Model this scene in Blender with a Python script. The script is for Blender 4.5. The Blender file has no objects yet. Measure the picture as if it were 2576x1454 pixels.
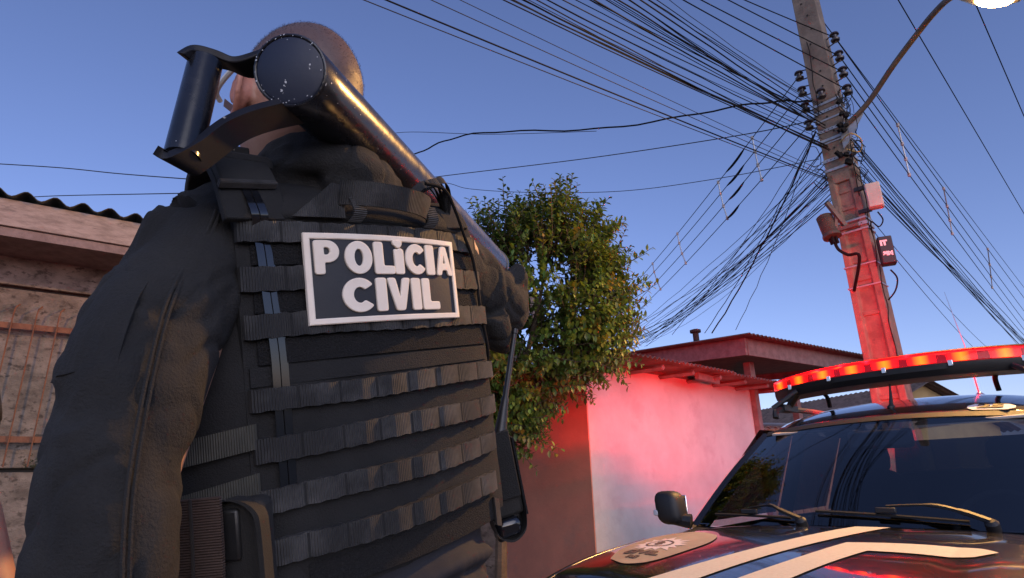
import bpy, bmesh, math, random
from mathutils import Vector, Matrix, noise
R = math.radians
random.seed(7)
sc = bpy.context.scene
col = sc.collection

# ---------------------------------------------------------------- camera
PIT, ROLL, CAMH = R(18), R(1.5), 1.27
W_, H_, F_ = 2575.0, 1454.0, 1520.0          # measuring frame: focal length 1520 on a frame 2575 wide
fwd = Vector((0, math.cos(PIT), math.sin(PIT)))
up0 = Vector((0, -math.sin(PIT), math.cos(PIT)))
r0 = Vector((1, 0, 0))
rgt = r0*math.cos(ROLL) - up0*math.sin(ROLL)
upv = up0*math.cos(ROLL) + r0*math.sin(ROLL)
CAM = Vector((0, 0, CAMH))
cd = bpy.data.cameras.new('camera'); cam = bpy.data.objects.new('camera', cd); col.objects.link(cam)
cd.sensor_width = 36; cd.lens = 36*F_/W_; cd.clip_start = .02; cd.clip_end = 2000
M3 = Matrix((rgt, upv, -fwd)).transposed()
cam.matrix_world = Matrix.Translation(CAM) @ M3.to_4x4()
sc.camera = cam
def at(u, v, Y):
    d = fwd + rgt*((u-W_/2)/F_) - upv*((v-H_/2)/F_)
    return CAM + d*(Y/d.y)
def atz(u, v, z):
    d = fwd + rgt*((u-W_/2)/F_) - upv*((v-H_/2)/F_)
    return CAM + d*((z-CAMH)/d.z)

# ---------------------------------------------------------------- world, sun, exposure
SUN_EL, SUN_AZ = R(22), R(160)      # azimuth from +Y towards +X : behind the camera
wd = bpy.data.worlds.new('World'); sc.world = wd; wd.use_nodes = True
nt = wd.node_tree; nt.nodes.clear()
sky = nt.nodes.new('ShaderNodeTexSky'); sky.sky_type = 'NISHITA'; sky.sun_disc = False
sky.sun_elevation = SUN_EL; sky.sun_rotation = SUN_AZ
sky.air_density = 1.0; sky.dust_density = .5; sky.ozone_density = 2.4; sky.altitude = 300
bg = nt.nodes.new('ShaderNodeBackground'); bg.inputs[1].default_value = .092
wo = nt.nodes.new('ShaderNodeOutputWorld')
tn = nt.nodes.new('ShaderNodeMix'); tn.data_type = 'RGBA'; tn.blend_type = 'MULTIPLY'; tn.inputs[0].default_value = 1; tn.inputs[7].default_value = (.84, .75, .96, 1)   # violet cast of the twilight
nt.links.new(sky.outputs[0], tn.inputs[6]); nt.links.new(tn.outputs[2], bg.inputs[0]); nt.links.new(bg.outputs[0], wo.inputs[0])
sl = bpy.data.lights.new('sun', 'SUN'); sun = bpy.data.objects.new('sun', sl); col.objects.link(sun)
sl.energy = .48; sl.angle = R(55); sl.color = (1, .96, .96)
sdir = Vector((math.sin(SUN_AZ)*math.cos(SUN_EL), math.cos(SUN_AZ)*math.cos(SUN_EL), math.sin(SUN_EL)))
sun.rotation_euler = sdir.to_track_quat('Z', 'Y').to_euler()
sc.view_settings.view_transform = 'Standard'; sc.view_settings.look = 'None'
sc.view_settings.exposure = 1.0; sc.view_settings.gamma = 1
sc.view_settings.use_curve_mapping = False
sc.render.engine = 'CYCLES'
sc.cycles.use_denoising = True
sc.cycles.max_bounces = 8; sc.cycles.transparent_max_bounces = 16

# ---------------------------------------------------------------- helpers
ORG = {}
def empty(name, loc, label=None, cat=None, group=None, rz=0.0):
    o = bpy.data.objects.new(name, None); col.objects.link(o)
    o.location = loc; o.rotation_euler = (0, 0, rz); o.empty_display_size = .1
    tag(o, label, cat, group)
    return o
def tag(o, label=None, cat=None, group=None, kind=None):
    if label: o['label'] = label
    if cat: o['category'] = cat
    if group: o['group'] = group
    if kind: o['kind'] = kind
    return o
def copy_tree(o, parent=None):
    c = o.copy(); col.objects.link(c); c.parent = parent
    for ch in list(o.children): copy_tree(ch, c)
    return c
class MB:
    def __init__(s, off=None):
        s.v = []; s.f = []; s.uv = {}; s.off = off; s.col = {}
    def add(s, vs, fs, uvs=None, col=None):
        b = len(s.v); s.v += [Vector(p) for p in vs]; s.f += [tuple(i+b for i in q) for q in fs]
        if uvs:
            for i, t in enumerate(uvs): s.uv[b+i] = t
        if col is not None:
            for i in range(len(vs)): s.col[b+i] = col
        return s
    def box(s, c, d, M=None, uv=None):
        c = Vector(c); vs = []
        for sx in (-.5, .5):
            for sy in (-.5, .5):
                for sz in (-.5, .5):
                    p = Vector((sx*d[0], sy*d[1], sz*d[2])); vs.append(c + (M @ p if M else p))
        return s.add(vs, [(0, 1, 3, 2), (4, 6, 7, 5), (0, 4, 5, 1), (2, 3, 7, 6), (0, 2, 6, 4), (1, 5, 7, 3)])
    def loft(s, rings, cap=True, closed=True, uvs=None):
        n = len(rings[0]); vs = [p for r in rings for p in r]; fs = []
        m = n if closed else n-1
        for i in range(len(rings)-1):
            for j in range(m):
                k = (j+1) % n
                fs.append((i*n+j, i*n+k, (i+1)*n+k, (i+1)*n+j))
        if cap and closed:
            fs.append(tuple(range(n-1, -1, -1))); b = (len(rings)-1)*n; fs.append(tuple(b+j for j in range(n)))
        return s.add(vs, fs, uvs)
    def tube(s, pts, r, n=8, cap=True, flat=1.0, up=(0, 0, 1)):
        pts = [Vector(p) for p in pts]; m = len(pts)
        if not isinstance(r, (list, tuple)): r = [r]*m
        rings = []; u = None
        for i, p in enumerate(pts):
            t = (pts[min(i+1, m-1)] - pts[max(i-1, 0)]).normalized()
            if u is None:
                a = Vector(up)
                if abs(t.dot(a)) > .95: a = Vector((1, 0, 0))
                u = (a - t*a.dot(t)).normalized()
            else:
                u = (u - t*u.dot(t)).normalized()
            w = t.cross(u)
            rings.append([p + (u*math.cos(2*math.pi*j/n)*flat + w*math.sin(2*math.pi*j/n))*r[i] for j in range(n)])
        return s.loft(rings, cap)
    def lathe(s, prof, o, axis, n=16):
        o = Vector(o); ax = Vector(axis).normalized()
        a = Vector((1, 0, 0)) if abs(ax.x) < .9 else Vector((0, 1, 0))
        u = (a - ax*a.dot(ax)).normalized(); w = ax.cross(u)
        rings = [[o + ax*z + (u*math.cos(2*math.pi*j/n) + w*math.sin(2*math.pi*j/n))*max(rr, 1e-4) for j in range(n)] for rr, z in prof]
        return s.loft(rings)
    def ell(s, c, ax, n=16, m=10, fn=None):
        c = Vector(c); rings = []
        for i in range(m+1):
            ph = -math.pi/2 + math.pi*i/m; ph = max(-1.5695, min(1.5695, ph))
            ring = []
            for j in range(n):
                th = 2*math.pi*j/n
                d = Vector((math.cos(ph)*math.cos(th), math.cos(ph)*math.sin(th), math.sin(ph)))
                if fn: d = fn(d)
                ring.append(c + ax[0]*d.x + ax[1]*d.y + ax[2]*d.z)
            rings.append(ring)
        return s.loft(rings)
    def ribbon(s, pts, wv, nv, th):
        """closed strip: pts centre line, wv half-width vectors, nv unit normals, th thickness"""
        rings = []; m = len(pts); uv = []; L = 0
        for i in range(m):
            p = Vector(pts[i]); w = Vector(wv[i] if isinstance(wv, list) else wv); n = Vector(nv[i] if isinstance(nv, list) else nv).normalized()*th
            if i: L += (p - Vector(pts[i-1])).length
            rings.append([p-w, p+w, p+w+n, p-w+n]); hw = w.length
            uv += [(L, -hw), (L, hw), (L, hw), (L, -hw)]
        return s.loft(rings, uvs=uv)
    def prism(s, poly, o, X, Y, Z, th):
        """polygon (x,y) in the plane X,Y at o, extruded th along Z"""
        n = len(poly); o = Vector(o)
        a = [o + X*x + Y*y for x, y in poly]; b = [p + Z*th for p in a]
        fs = [tuple(range(n-1, -1, -1)), tuple(range(n, 2*n))] + [(i, (i+1) % n, (i+1) % n + n, i+n) for i in range(n)]
        return s.add(a+b, fs)
    def mesh(s, name, off=None, sharp=38, smooth=True):
        me = bpy.data.meshes.new(name)
        off = Vector(off) if off is not None else (s.off if s.off is not None else Vector((0, 0, 0)))
        me.from_pydata([tuple(p-off) for p in s.v], [], s.f)
        if s.uv:
            ul = me.uv_layers.new(name='UVMap')
            for lp in me.loops: ul.data[lp.index].uv = s.uv.get(lp.vertex_index, (0, 0))
        if s.col:
            ca = me.color_attributes.new('tint', 'FLOAT_COLOR', 'POINT')
            fl = []
            for i in range(len(s.v)):
                c = s.col.get(i, (1, 1, 1)); fl += [c[0], c[1], c[2], 1]
            ca.data.foreach_set('color', fl)
        me.validate()
        bm = bmesh.new(); bm.from_mesh(me); bmesh.ops.recalc_face_normals(bm, faces=bm.faces); bm.to_mesh(me); bm.free()
        if smooth:
            for p in me.polygons: p.use_smooth = True
            me.set_sharp_from_angle(angle=R(sharp))
        return me
    def build(s, name, mat, parent=None, off=None, bev=0, seg=2, sharp=38, smooth=True):
        me = s.mesh(name, off, sharp, smooth)
        return link(name, me, mat, parent, bev, seg)
def link(name, me, mat, parent=None, bev=0, seg=2):
    o = bpy.data.objects.new(name, me); col.objects.link(o)
    if mat and not me.materials: me.materials.append(mat)
    if parent: o.parent = parent
    if bev:
        b = o.modifiers.new('bevel', 'BEVEL'); b.width = bev; b.segments = seg; b.limit_method = 'ANGLE'; b.angle_limit = R(40)
    return o
def fuse(mb, voxel, smooth=6, fac=.5):
    """one continuous skin out of overlapping closed pieces"""
    me = mb.mesh('tmp', smooth=False); o = bpy.data.objects.new('tmp', me); col.objects.link(o)
    m = o.modifiers.new('r', 'REMESH'); m.mode = 'VOXEL'; m.voxel_size = voxel
    if smooth:
        k = o.modifiers.new('s', 'SMOOTH'); k.iterations = smooth; k.factor = fac
    bpy.context.view_layer.update()
    ev = o.evaluated_get(bpy.context.evaluated_depsgraph_get())
    out = bpy.data.meshes.new_from_object(ev)
    bpy.data.objects.remove(o); bpy.data.meshes.remove(me)
    for p in out.polygons: p.use_smooth = True
    return out
def spline(pts, k=6):
    """Catmull-Rom through pts"""
    P = [Vector(p) for p in pts]; out = []
    for i in range(len(P)-1):
        a = P[max(i-1, 0)]; b = P[i]; c = P[i+1]; d = P[min(i+2, len(P)-1)]
        for j in range(k):
            t = j/k
            out.append(.5*((2*b) + (c-a)*t + (2*a-5*b+4*c-d)*t*t + (3*b-a-3*c+d)*t**3))
    out.append(P[-1]); return out

# ---------------------------------------------------------------- materials
def mat(name, c, rough=.7, metal=0.0, c2=None, ns=8.0, nd=6, lo=.35, hi=.65, bump=0, bs=40, coat=0, tint=False, wave=None, spec=.5, stain=None, rv=0, co='Object', stretch=None, wear=None, trans=0, sheen=0):
    m = bpy.data.materials.new(name); m.use_nodes = True; t = m.node_tree; N = t.nodes; L = t.links
    b = N['Principled BSDF']
    b.inputs['Roughness'].default_value = rough; b.inputs['Metallic'].default_value = metal
    b.inputs['Specular IOR Level'].default_value = spec
    if coat: b.inputs['Coat Weight'].default_value = coat; b.inputs['Coat Roughness'].default_value = .04 if rough < .25 else .2
    if sheen: b.inputs['Sheen Weight'].default_value = sheen; b.inputs['Sheen Roughness'].default_value = .5
    tc = N.new('ShaderNodeTexCoord'); src = tc.outputs[co]
    if stretch:
        mp = N.new('ShaderNodeMapping'); mp.inputs['Scale'].default_value = stretch; L.new(src, mp.inputs[0]); src2 = mp.outputs[0]
    else: src2 = src
    def nz(scale, detail=6, s=None):
        q = N.new('ShaderNodeTexNoise'); q.inputs['Scale'].default_value = scale; q.inputs['Detail'].default_value = detail; q.inputs['Roughness'].default_value = .62
        L.new(s or src2, q.inputs['Vector']); return q
    def ramp(a, p0, p1, c0=(0, 0, 0, 1), c1=(1, 1, 1, 1)):
        q = N.new('ShaderNodeValToRGB'); q.color_ramp.elements[0].position = p0; q.color_ramp.elements[1].position = p1
        q.color_ramp.elements[0].color = c0; q.color_ramp.elements[1].color = c1; L.new(a, q.inputs[0]); return q.outputs[0]
    def mix(f, a, bb, bt='MIX'):
        q = N.new('ShaderNodeMix'); q.data_type = 'RGBA'; q.blend_type = bt
        if hasattr(f, 'links'): L.new(f, q.inputs[0])
        else: q.inputs[0].default_value = f
        for sck, val in ((q.inputs[6], a), (q.inputs[7], bb)):
            if hasattr(val, 'links'): L.new(val, sck)
            else: sck.default_value = (*val[:3], 1)
        return q.outputs[2]
    colr = (*c, 1)
    if c2 is not None:
        colr = mix(ramp(nz(ns, nd).outputs['Fac'], lo, hi), c, c2)
    if stain:      # (colour, scale, lo, hi): blotches with a shape of their own
        colr = mix(ramp(nz(stain[1], 5).outputs['Fac'], stain[2], stain[3]), colr, stain[0])
    if wear:       # (colour, scale, lo, hi): fine chips
        colr = mix(ramp(nz(wear[1], 3, src).outputs['Fac'], wear[2], wear[3]), colr, wear[0])
    if tint:
        at_ = N.new('ShaderNodeAttribute'); at_.attribute_name = 'tint'
        colr = mix(1.0, colr, at_.outputs['Color'], 'MULTIPLY')
    if hasattr(colr, 'links'): L.new(colr, b.inputs['Base Color'])
    else: b.inputs['Base Color'].default_value = colr
    if rv:
        q = N.new('ShaderNodeMapRange'); q.inputs['To Min'].default_value = max(.02, rough-rv); q.inputs['To Max'].default_value = min(1, rough+rv)
        q.inputs['From Min'].default_value = .3; q.inputs['From Max'].default_value = .7
        L.new(nz(ns*1.7, 4).outputs['Fac'], q.inputs[0]); L.new(q.outputs[0], b.inputs['Roughness'])
    hgt = None
    if bump:
        hgt = nz(bs, 5).outputs['Fac']
    if wave:       # (scale, strength, axis): ribs along uv
        uvn = N.new('ShaderNodeUVMap'); w = N.new('ShaderNodeTexWave'); w.inputs['Scale'].default_value = wave[0]; w.inputs['Distortion'].default_value = .25
        w.bands_direction = wave[2]; L.new(uvn.outputs[0], w.inputs[0])
        bb = N.new('ShaderNodeBump'); bb.inputs['Strength'].default_value = wave[1]; bb.inputs['Distance'].default_value = .002
        L.new(w.outputs['Fac'], bb.inputs['Height']); L.new(bb.outputs[0], b.inputs['Normal'])
        if hgt:
            b2 = N.new('ShaderNodeBump'); b2.inputs['Strength'].default_value = bump; b2.inputs['Distance'].default_value = .01
            L.new(hgt, b2.inputs['Height']); L.new(b2.outputs[0], bb.inputs['Normal'])
    elif hgt:
        bb = N.new('ShaderNodeBump'); bb.inputs['Strength'].default_value = bump; bb.inputs['Distance'].default_value = .01
        L.new(hgt, bb.inputs['Height']); L.new(bb.outputs[0], b.inputs['Normal'])
    if trans: b.inputs['Transmission Weight'].default_value = trans
    return m
def glass(name, tintc, ior=1.5, rough=.0, refl=1.0):
    m = bpy.data.materials.new(name); m.use_nodes = True; t = m.node_tree; N = t.nodes; L = t.links; N.remove(N['Principled BSDF'])
    o = N['Material Output']; tr = N.new('ShaderNodeBsdfTransparent'); tr.inputs[0].default_value = (*tintc, 1)
    gl = N.new('ShaderNodeBsdfGlossy'); gl.inputs['Roughness'].default_value = rough
    fr = N.new('ShaderNodeFresnel'); fr.inputs[0].default_value = ior
    mx = N.new('ShaderNodeMixShader'); L.new(fr.outputs[0], mx.inputs[0]); L.new(tr.outputs[0], mx.inputs[1]); L.new(gl.outputs[0], mx.inputs[2]); L.new(mx.outputs[0], o.inputs[0])
    return m
def emit(name, c, s):
    m = bpy.data.materials.new(name); m.use_nodes = True; b = m.node_tree.nodes['Principled BSDF']
    b.inputs['Base Color'].default_value = (*[min(.8, x) for x in c], 1); b.inputs['Emission Color'].default_value = (*c, 1); b.inputs['Emission Strength'].default_value = s
    b.inputs['Roughness'].default_value = .25
    return m
MT = dict(
 asphalt=mat('asphalt', (.05, .05, .052), .9, c2=(.07, .068, .065), ns=3, bump=.5, bs=120),
 pavement=mat('pavement', (.28, .26, .24), .9, c2=(.2, .19, .18), ns=2, bump=.3, bs=60),
 soil=mat('soil', (.12, .1, .07), .95, c2=(.07, .09, .04), ns=.6, bump=.5, bs=20),
 jacket=mat('jacket_cloth', (.011, .0107, .0107), .9, c2=(.024, .0232, .0225), ns=16, lo=.3, hi=.75, bump=.5, bs=300),
 vest=mat('vest_cordura', (.007, .007, .0075), .85, c2=(.013, .013, .0135), ns=12, bump=.35, bs=420),
 velcro=mat('velcro_pile', (.007, .007, .008), .95, c2=(.02, .02, .022), ns=380, lo=.5, hi=.7, bump=.9, bs=420),
 webbing=mat('webbing', (.028, .0275, .0275), .68, c2=(.10, .098, .096), ns=13, lo=.46, hi=.74, bump=.2, bs=260, wave=(105, 1.0, 'X')),  # pale second colour paints highlights into the webbing
 webbing_olive=mat('webbing_olive', (.045, .044, .036), .7, c2=(.07, .068, .055), ns=30, bump=.15, bs=300, wave=(110, .7, 'X')),
 webbing_brown=mat('webbing_brown', (.06, .036, .028), .75, c2=(.085, .055, .042), ns=30, bump=.2, bs=300, wave=(110, .9, 'X')),
 black_plastic=mat('black_plastic', (.012, .012, .013), .38, c2=(.02, .02, .02), ns=30, bump=.04, bs=200),
 gloss_ribbon=mat('gloss_ribbon', (.008, .009, .012), .12, coat=.6),
 pouch=mat('pouch_nylon', (.011, .011, .011), .8, c2=(.019, .018, .017), ns=14, bump=.25, bs=500),
 skin=mat('skin', (.46, .26, .18), .5, c2=(.40, .20, .14), ns=22, bump=.12, bs=260, tint=True),
 hair=mat('hair_stubble', (.075, .045, .038), .7),
 pvc_black=mat('patch_rubber_dark', (.012, .013, .018), .5, c2=(.018, .019, .024), ns=20, bump=.05, bs=300),
 pvc_cream=mat('patch_rubber_cream', (.90, .79, .66), .5, c2=(.82, .70, .57), ns=18, lo=.45, hi=.75, bump=.05, bs=150),
 ram=mat('ram_paint', (.006, .007, .010), .26, c2=(.016, .016, .02), ns=18, spec=.45, coat=.25, rv=.05, bump=.035, bs=60, wear=((.42, .42, .42), 75, .72, .735)),
 ram_end=mat('ram_end_paint', (.010, .015, .036), .5, c2=(.016, .021, .040), ns=14, bump=.05, bs=60, wear=((.6, .6, .6), 60, .715, .73)),
 ram_bar=mat('ram_bar_paint', (.006, .006, .009), .5, c2=(.012, .012, .016), ns=20, spec=.3, bump=.06, bs=70, wear=((.3, .3, .3), 60, .71, .73)),
 white_plastic=mat('white_plastic', (.75, .73, .68), .35),
 lens_clear=glass('clear_lens', (.9, .9, .92), 1.45),
 shirt=mat('tshirt_cloth', (.013, .013, .018), .85, bump=.15, bs=500),
 paint=mat('car_black_paint', (.006, .006, .008), .22, coat=1.0, c2=(.009, .009, .011), ns=3, bump=.008, bs=25),
 trim=mat('car_plastic_trim', (.014, .014, .015), .55, bump=.1, bs=300),
 rubber=mat('tyre_rubber', (.015, .015, .015), .85, bump=.2, bs=90),
 interior=mat('car_interior', (.06, .06, .062), .8, bump=.1, bs=200),
 rim=mat('alloy_rim', (.45, .45, .46), .35, 1.0),
 chrome=mat('chrome_clip', (.7, .7, .7), .2, 1.0),
 mirror=mat('mirror_glass', (.8, .8, .82), .02, 1.0),
 headglass=mat('headlight_glass', (.6, .6, .62), .08, coat=1),
 decal=mat('stripe_vinyl', (.66, .60, .50), .6, c2=(.58, .52, .42), ns=90, lo=.4, hi=.7),
 decal_tan=mat('badge_vinyl', (.42, .33, .24), .5, c2=(.36, .28, .2), ns=20),
 decal_dark=mat('badge_print_dark', (.13, .085, .06), .5),
 decal_pale=mat('badge_print_pale', (.7, .6, .6), .5),
 sticker=mat('sticker_white', (.8, .8, .8), .4), sticker_ink=mat('sticker_ink', (.01, .01, .01), .4),
 windshield=glass('windscreen_glass', (.55, .58, .58), 2.1),
 side_glass=glass('side_window_glass', (.03, .033, .036), 1.5),
 wall_white=mat('limewashed_wall', (.60, .57, .57), .9, c2=(.50, .47, .47), ns=2.2, bump=.35, bs=25, stain=((.50, .44, .45), 3.2, .54, .70), wear=((.42, .38, .38), 1.3, .62, .76)),
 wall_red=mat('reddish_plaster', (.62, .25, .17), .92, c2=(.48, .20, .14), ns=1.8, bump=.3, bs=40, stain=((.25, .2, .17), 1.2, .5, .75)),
 concrete_dark=mat('weathered_panel', (.21, .175, .15), .95, c2=(.10, .083, .07), ns=6, lo=.38, hi=.64, bump=.9, bs=40, stain=((.065, .053, .045), 16, .54, .64), stretch=(1, 1, 1.6)),
 moss=mat('mossy_panel', (.20, .165, .14), .95, c2=(.045, .06, .03), ns=7, lo=.42, hi=.6, bump=.7, bs=45),
 fibre=mat('fibre_cement', (.07, .065, .06), .95, c2=(.035, .033, .03), ns=4, bump=.4, bs=40),
 fibre_red=mat('aged_roof_sheet', (.16, .12, .10), .95, c2=(.08, .06, .05), ns=5, bump=.4, bs=40),
 board=mat('weathered_board', (.36, .27, .24), .85, c2=(.22, .16, .14), ns=9, lo=.38, hi=.68, bump=.35, bs=30, stretch=(1, 1, 3.5), stain=((.07, .055, .05), 5, .62, .75)),
 timber=mat('painted_timber', (.24, .165, .155), .8, c2=(.15, .10, .09), ns=10, bump=.3, bs=40),
 timber_brown=mat('brown_timber', (.24, .14, .08), .85, c2=(.16, .09, .05), ns=8, bump=.3, bs=40),
 rust=mat('rusty_iron', (.20, .085, .045), .85, c2=(.12, .05, .03), ns=20, bump=.3, bs=100),
 concrete=mat('pole_concrete', (.27, .205, .155), .92, c2=(.17, .125, .095), ns=6, bump=.5, bs=50, stain=((.12, .095, .085), 9, .6, .72)),
 galv=mat('galvanised_steel', (.55, .56, .57), .5, .7, c2=(.4, .4, .4), ns=20),
 arm=mat('lamp_arm_steel', (.16, .125, .10), .7, .1, c2=(.11, .085, .07), ns=12),
 cable=mat('cable_sheath', (.010, .010, .011), .8, spec=.15),
 cable_grey=mat('cable_sheath_grey', (.04, .038, .037), .8, spec=.15),
 cable_yellow=mat('cable_sheath_yellow', (.5, .36, .12), .5),
 porcelain=mat('insulator_porcelain', (.035, .02, .017), .3, coat=.3),
 box_grey=mat('box_plastic_grey', (.55, .50, .45), .6, c2=(.45, .4, .36), ns=8),
 box_black=mat('box_plastic_black', (.02, .02, .024), .45),
 closure=mat('closure_plastic', (.05, .045, .035), .7, c2=(.09, .075, .05), ns=12, bump=.2, bs=60),
 bark=mat('bark', (.13, .09, .06), .95, c2=(.07, .05, .035), ns=12, bump=.6, bs=50),
 leaf=mat('leaf', (.115, .175, .036), .40, tint=True),
 ochre=mat('ochre_wall', (.42, .30, .14), .9, c2=(.34, .24, .11), ns=2), grey_roof=mat('grey_roof', (.35, .34, .32), .9, c2=(.22, .21, .2), ns=4),
 dark=mat('dark_board', (.03, .025, .022), .9),
)

def translucent(m, f):
    t = m.node_tree; b = t.nodes['Principled BSDF']; tr = t.nodes.new('ShaderNodeBsdfTranslucent'); mx = t.nodes.new('ShaderNodeMixShader'); mx.inputs[0].default_value = f
    t.links.new(b.inputs['Base Color'].links[0].from_socket, tr.inputs[0]); t.links.new(b.outputs[0], mx.inputs[1]); t.links.new(tr.outputs[0], mx.inputs[2]); t.links.new(mx.outputs[0], t.nodes['Material Output'].inputs[0])
translucent(MT['leaf'], .3)
# ---------------------------------------------------------------- ground
B45 = Vector((math.sin(R(47)), math.cos(R(47)), 0)); L45 = Vector((B45.y, -B45.x, 0))   # street direction, across it
def sheet(name, x0, x1, y0, y1, z, m, frame=None):
    mb = MB(); X, Y = frame if frame else (Vector((1, 0, 0)), Vector((0, 1, 0)))
    n = 8
    vs = [X*(x0+(x1-x0)*i/n)+Y*(y0+(y1-y0)*j/n)+Vector((0, 0, z)) for i in range(n+1) for j in range(n+1)]
    fs = [(i*(n+1)+j, (i+1)*(n+1)+j, (i+1)*(n+1)+j+1, i*(n+1)+j+1) for i in range(n) for j in range(n)]
    mb.add(vs, fs); o = mb.build(name, m); o['kind'] = 'structure'; return o
sheet('ground', -400, 400, -400, 400, -.02, MT['soil'])
# road: strip along the street; a = along B45, b = across (L45). The camera stands at a=0,b=0.
sheet('road', -60, 90, -1.45, 6.5, -.004, MT['asphalt'], (B45, L45))
def slab(name, a0, a1, b0, b1, z0, z1, m):
    mb = MB(); mb.box((0, 0, 0), (1, 1, 1))
    vs = []
    for v in mb.v: vs.append(B45*(a0+(a1-a0)*(v.x+.5)) + L45*(b0+(b1-b0)*(v.y+.5)) + Vector((0, 0, z0+(z1-z0)*(v.z+.5))))
    mb.v = vs; o = mb.build(name, m, bev=.012, smooth=False); o['kind'] = 'structure'; return o
slab('near_pavement', -30, 1.55, -3.4, .12, -.1, .18, MT['pavement'])      # raised pavement where the officer stands
slab('far_pavement', 1.56, 60, -3.4, -1.5, -.1, .14, MT['pavement'])

# ---------------------------------------------------------------- corrugated sheet
def corrugated(o, X, Y, N, w, l, pitch, amp, th=.006, per=8):
    """sheet w along X (waves across X), l along Y, N normal"""
    mb = MB(); n = int(w/pitch*per); top = []; rings = []
    for j in (0, 1):
        pass
    vs = []; fs = []
    for i in range(n+1):
        x = w*i/n; h = amp*math.sin(2*math.pi*x/pitch)
        for y in (0, l):
            vs.append(o + X*x + Y*y + N*h); vs.append(o + X*x + Y*y + N*(h-th))
    for i in range(n):
        a = i*4; b = a+4
        fs += [(a, a+2, b+2, b), (a+1, b+1, b+3, a+3), (a, b, b+1, a+1), (a+2, a+3, b+3, b+2)]
    fs += [(0, 1, 3, 2), (n*4, n*4+2, n*4+3, n*4+1)]
    mb.add(vs, fs); return mb
Zv = Vector((0, 0, 1))

# ---------------------------------------------------------------- left house: panel wall, board fascia, corrugated roof, iron grille
a = atz(0, 498, 3.40); b = atz(385, 570, 3.40)
hx = (b-a); hx.z = 0; hx.normalize(); hn = Vector((hx.y, -hx.x, 0))      # along the eave, outwards to the street
base = Vector((a.x, a.y, 0)) - hx*2.5
lh = empty('panel_house', base, 'weathered panel house with dark corrugated roof and rusty grille behind the officer\'s arm', 'house')
def LH(s, d, z): return base + hx*s + hn*d + Zv*z
ML = Matrix((hx, hn, Zv)).transposed()
fz = 3.40
m = MB(base); m.box(LH(3.6, 0, fz-.105), (8.0, .03, .21), ML); m.build('fascia_board', MT['board'], lh, bev=.004)
m = MB(base); m.box(LH(3.6, -.03, fz-.25), (8.0, .05, .07), ML); m.build('fascia_batten', MT['timber'], lh, bev=.003)
mb = corrugated(LH(-.4, .07, fz+.035), hx, (-hn*1 + Zv*.16).normalized(), Zv, 8.0, 3.6, .177, .028); mb.off = base
mb.build('roof_sheet', MT['fibre'], lh)
m = MB(base); m.box(LH(3.6, -.28, fz-.27), (8.0, .46, .03), ML); m.build('soffit', MT['timber'], lh)
# wall panels, two rows split by a dark gap, mossy lowest row
wd_ = -.52
zs = [(0.0, .98), (.995, 2.02), (2.035, 2.60), (2.61, 3.10)]
rnd = random.Random(3)
wallz = [(.16, 1.455, 'concrete_dark'), (1.485, 2.855, 'concrete_dark'), (2.885, 3.13, 'concrete_dark')]
for z0, z1, mm in wallz:
    for k in range(4):
        s0 = -.4 + k*2.0
        m = MB(base); m.box(LH(s0+1.0, wd_ + rnd.uniform(-.004, .004), (z0+z1)/2), (1.985, .05, z1-z0), ML)
        m.build('wall_panel', MT[mm], lh, bev=.006)
m = MB(base); m.box(LH(3.6, wd_-.06, 1.62), (8.0, .06, 3.05), ML); m.build('wall_backing', MT['dark'], lh)
m = MB(base); m.box(LH(3.6, -2.9, 1.5), (8.0, .1, 3.0), ML); m.build('rear_wall', MT['concrete_dark'], lh)
for s in (-.4, 7.6):
    m = MB(base); m.box(LH(s, -1.7, 1.5), (.1, 2.3, 3.0), ML); m.build('end_wall', MT['concrete_dark'], lh)
mo = MB(base); rmo = random.Random(2)
for i in range(2600):
    s_ = rmo.uniform(1.5, 4.2); h_ = rmo.random()**2.2*.34; dens = noise.noise(Vector((s_*5, h_*6, 2)))
    if dens < -.05+h_*.8: continue
    p = LH(s_, wd_+.027, 1.488+h_); a_ = rmo.uniform(0, 6.3); k = rmo.uniform(.006, .016)
    mo.add([p + hx*math.cos(a_)*k + Zv*math.sin(a_)*k, p + hx*math.cos(a_+2.1)*k + Zv*math.sin(a_+2.1)*k, p + hn*k*rmo.uniform(.3, 1) + Zv*rmo.uniform(-.3, .8)*k], [(0, 1, 2)])
mo.build('moss', mat('moss_green', (.05, .065, .03), .95, c2=(.03, .035, .02), ns=30), lh, smooth=False)['kind'] = 'stuff'
# grille in front of the wall
gr = empty('window_grille', LH(2.5, wd_+.08, .8), 'thin rusty iron grille standing in front of the weathered panel wall', 'grille')
go = LH(2.5, wd_+.08, .8)
for i in range(11):
    s = 1.98 + i*.143
    m = MB(go); m.tube([LH(s, wd_+.10, 1.49), LH(s, wd_+.10, 2.64), LH(s+.004, wd_+.095, 2.69), LH(s+.02, wd_+.04, 2.73)], .0055, 6); m.build('rod', MT['rust'], gr)
for z in (1.69, 2.545):
    m = MB(go); m.box(LH(2.7, wd_+.087, z), (1.7, .006, .045), ML); m.build('flat_bar', MT['rust'], gr)

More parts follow.
